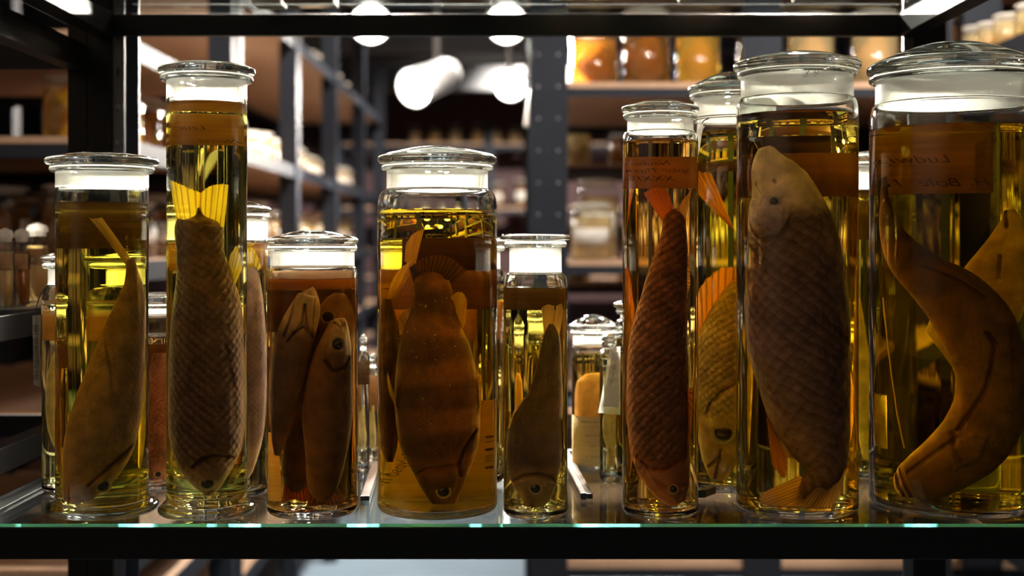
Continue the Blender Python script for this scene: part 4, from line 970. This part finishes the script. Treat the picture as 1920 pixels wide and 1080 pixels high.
fill('jars across the near left bay upper end', 'across the near left bay upper end', -1.40, -.95, 2.36, 2.5, EYE+.19, .04, .12, .11, 1, 'x', 16, (0, 1), 0, order='from left')
# broad right rack
fill('large jars on the upper shelf of the right rack', 'on the broad right rack upper shelf', .14, 2.1, 3.03, 4.0, EYE+.372, .058, .19, .122, 1, 'x', 7, (1, 3, 0, 2, 0), 0, order='from left')
fill('large jars on the eye-level shelf of the right rack', 'on the right rack eye-level shelf', .14, 1.6, 3.03, 4.0, EYE-.045, .052, .15, .12, 1, 'x', 8, (3, 1, 3), 1, order='from left')
fill('tall jars in the second row of the right rack', 'behind the right rack eye-level row', .17, 1.6, 3.30, 4.0, EYE-.045, .055, .22, .135, 1, 'x', 18, (3, 0, 1), 1, order='from left')
fill('jars on the low shelf of the right rack', 'on the broad right rack low shelf', .14, 1.6, 3.03, 4.0, EYE-.335, .045, .13, .12, 1, 'x', 9, (1, 3), 0, order='from left')
fill('jars on the rear right rack', 'on the shelf of the rear right rack', .16, 1.6, 4.14, 4.6, EYE+.25, .05, .13, .13, 1, 'x', 10, (0, 0, 3), 0, order='from left')
fill('jars on the lower rear right rack', 'on the lower shelf of the rear right rack', .16, 1.6, 4.14, 4.6, EYE-.135, .05, .10, .14, 1, 'x', 11, (1, 3), 1, order='from left')
fill('jars on the upper right side rack', 'on the upper right corner rack', 1.0, 1.1, 2.06, 2.85, EYE+.40, .03, .08, .085, 1, 'y', 12, (3, 3), 1)
# far wall rack
fill('small jars on the far wall rack', 'on the far wall upper shelf', -.9, .4, 11.03, 11.4, EYE+.85, .055, .17, .14, 1, 'x', 13, (1, 3), 2, order='from left')
fill('jars on the middle shelf of the far wall rack', 'on the far wall middle shelf', -.9, .4, 11.03, 11.4, EYE+.30, .07, .26, .20, 1, 'x', 14, (1, 3, 0), 1, order='from left')
# lower shelf of the right rack, seen under our shelf
fill('jars on the bottom shelf of the long left rack', 'on the left rack bottom shelf', -1.3, LX-.02, 3.5, 6.0, EYE-.60, .05, .14, .25, 1, 'y', 15, (1, 0), 1)

# ================================================================ neighbour unit on the left (glass shelves)
nb = thing('display_rack', 'black steel rack joined to the left of ours, small jars on its glass shelf', 'rack', (-1.05, 1.43, 0)); L = nb.location
def nbx(nm, b, m=BLACK): return box(nm, (b[0]-L.x, b[1]-L.y, b[2], b[3]-L.x, b[4]-L.y, b[5]), m, nb, .0008)
for zt_, zb_ in ((EYE+.2566, EYE+.2234), (EYE-.079, EYE-.107), (EYE-.222, EYE-.250), (EYE-.52, EYE-.55)):
    nbx('side_beam', (-.575, 1.20, zb_, -.551, 1.655, zt_))
    nbx('side_beam', (-1.55, 1.20, zb_, -1.526, 1.655, zt_))
    nbx('back_beam', (-1.526, 1.645, zb_, -.575, 1.655, zt_)); nbx('front_beam', (-1.526, 1.20, zb_, -.575, 1.203, zt_))
for x in (-1.55,): nbx('upright', (x-.03, 1.657, 0, x, 1.70, 2.2)); nbx('upright', (x-.03, 1.185, 0, x, 1.199, 2.2))
nbx('upright', (-.5755, 1.657, 0, -.5505, 1.672, 2.2))
box('glass_shelf', (-1.52, 1.206, EYE-.079, -.556, 1.642, EYE-.073), [PANE], None); s_ = bpy.data.objects['glass_shelf.002']; s_.data.materials.append(EDGE)
for p in s_.data.polygons:
    if p.normal.y < -.5: p.material_index = 1
tag(s_, 'glass shelf of the left neighbour rack carrying the little white-lidded jars', 'shelf')
def small_jar(lb, cx, a, ytop, yb, kd=3, Y=None, lab=2):
    Yj = Y or .0745*FPX/(yb-HY); k_ = Yj/FPX; h = (yb-ytop)*k_
    o = bg_jar(a*k_, h, AMB[kd], lb, lab=0, loc=(wx(cx, Yj), Yj, EYE-.0728))
    curved_paper('paper_label', a*k_+.0006, -70, 70, h*.50, h*.72, PAPER, o, n=12, back=True)
    curved_paper('paper_label', a*k_*.97, -70, 70, h*.50, h*.72, PAPER, o, n=12, back=False)
    o['group'] = 'little jars on the left glass shelf'; return o
small_jar('little jar cut by the left edge of the photo on the neighbour glass shelf', 10, 15, 441, 578)
small_jar('little jar second from the left edge with an orange label, on the neighbour glass shelf', 41, 14, 441, 575, 0)
small_jar('broader little jar beside the wired-tag bottle on the neighbour glass shelf', 70, 20, 432, 571, 3, Y=1.58)

# ================================================================ things on the upper glass shelf
UT = UZ+.0348
def ubox(lb, x0, x1, Y, h=.06, d=.05, m=None):
    X0, X1 = wx(x0, Y), wx(x1, Y); r = thing('wooden_box', lb, 'box', ((X0+X1)/2, Y+d/2, UT)); w_ = (X1-X0)/2
    mm = m or plain('box_brown', (.30, .19, .11), .7)
    box('box_body', (-w_, -d/2, 0, w_, d/2, h), mm, r, .002); box('lid', (-w_-.001, -d/2-.001, h+.0003, w_+.001, d/2+.001, h+.008), mm, r, .0015)
ubox('brown box on the upper glass shelf above the low brown jar', 530, 625, 1.60)
ubox('brown box on the upper glass shelf above the domed lid', 826, 920, 1.60)
ubox('brown box on the upper glass shelf above the slim red-orange jar', 1280, 1400, 1.56)
ubox('brown box on the upper glass shelf at its right corner', 1500, 1620, 1.56)
ubox('pale box on the upper glass shelf above the tallest jar', 470, 525, 1.605, m=plain('box_pale', (.55, .47, .35), .7))
for i, (cx, a) in enumerate(((1060, 30), (1128, 29))):
    Yj = 1.585; k_ = Yj/FPX
    bg_jar(a*k_, .10, AMB[3], ['glass jar standing on the upper glass shelf, left of the pair seen from below', 'glass jar standing on the upper glass shelf, right of the pair seen from below'][i], loc=(wx(cx, Yj), Yj, UT+.0002), spec=False)

# ================================================================ track lamps and added unseen lamps
LW = plain('white_lamp_housing', (.85, .85, .85), .4)
def emit(name, col, st):
    if name in MATS: return MATS[name]
    m, nt = newmat(name); e_ = N(nt, 'ShaderNodeEmission', Color=c4(col), Strength=st); out(nt, e_.outputs[0]); MATS[name] = m; return m
LE = emit('lamp_glow', (1.0, .93, .86), 60)
def lamp(label, pos, target, power, size=.058, length=.22, spot=math.radians(75), blend=.6):
    r = thing('track_lamp', label, 'lamp', pos); p = Vector(pos); dr = (Vector(target)-p).normalized(); q = dr.to_track_quat('-Z', 'Y')
    hd = lathe('lamp_head', [(0, length), (size*.7, length*.97), (size*.85, length*.85), (size*.9, length*.3), (size, 0), (size*.93, 0), (size*.86, .02)], 28, LW, r); hd.rotation_mode = 'QUATERNION'; hd.rotation_quaternion = q
    gl = lathe('lens', [(0, .014), (size*.87, .02)], 28, LE, hd)
    arm = tube('bracket', [(0, 0, 0), (0, 0, .12), (0, 0, 2.72-pos[2])], .010, plain('lamp_bracket', (.5, .5, .5), .4), r); arm.location = q @ Vector((0, 0, length*.6))
    ld = bpy.data.lights.new('lamp_beam', 'SPOT'); ld.energy = power; ld.spot_size = spot; ld.spot_blend = blend; ld.shadow_soft_size = size*.8; ld.color = (1, .90, .78)
    lo = bpy.data.objects.new('lamp_beam', ld); C.objects.link(lo); lo.parent = hd; lo.location = (0, 0, -.01)
    return r
def P_(px, py, Y): return (wx(px, Y), Y, wz(py, Y))
lamp('white track lamp hanging left of centre, glaring, tilted to the left rack', P_(775, 165, 4.6), (-.95, 3.6, 1.45), 110, size=.072, length=.26)
lamp('white track lamp hanging right of centre, pointing down towards us', P_(957, 160, 4.6), (.1, 1.3, 1.42), 480, spot=math.radians(34))
lamp('white track lamp above and nearer, half hidden by the upper frame at the left', P_(695, 45, 3.6), (-.2, 1.3, 1.42), 340, spot=math.radians(42))
lamp('white track lamp above and nearer, half hidden by the upper frame at the right', P_(950, 45, 3.6), (.2, 1.3, 1.42), 400, spot=math.radians(42))
lamp('track lamp in the aisle behind, aimed back at the jars on our rack', (-.35, 3.0, 2.35), (-.2, 1.3, 1.4), 350, spot=math.radians(55))
lamp('track lamp in front of the right rack, aimed at the big jars on our rack', (.62, 2.75, 2.35), (.35, 1.3, 1.4), 350, spot=math.radians(55))
lamp('track lamp over the near left bay', (-.15, 2.2, 2.4), (-1.0, 2.9, 1.1), 50)
lamp('added unseen lamp above the gap before the right rack', (.45, 1.9, 2.45), (.6, 3.0, 1.2), 42)  # added out of view to brighten the rack behind the right-hand jars
lamp('added unseen lamp above the far right end of the gap', (1.1, 1.9, 2.45), (1.2, 3.0, 1.2), 42)  # another unseen lamp added for the same dark rack
for nm_, y_ in (('first', 3.9), ('second', 5.0), ('third', 6.2)): lamp('added unseen lamp lighting the left rack, %s along the aisle' % nm_, (-.02, y_, 2.55), (-.95, y_+.25, 1.5), 75, spot=math.radians(95))  # unseen lamps added to carry the bright shelf light further along
lamp('added unseen lamp above the left neighbour rack', (-.42, 2.15, 2.4), (-.62, 1.5, 1.22), 90, spot=math.radians(40))  # added out of view so the little white-lidded jars catch light
lamp('unseen lamp far down the aisle, hidden behind an upright', (.30, 8.2, 2.45), (-.1, 11, 1.5), 420)  # kept out of sight behind an upright, lifts the background light
lamp('added unseen lamp shining down on the aisle floor', (-.2, 5.2, 2.4), (-.25, 5.3, 0), 190)  # added above the view to brighten the strip of floor
tr = box('lamp_track', (-.9, 3.55, 2.70, .9, 3.60, 2.74), plain('track_black', (.02, .02, .02), .4), None); tag(tr, 'black lamp track across the ceiling above the nearer lamps', 'lamp track')
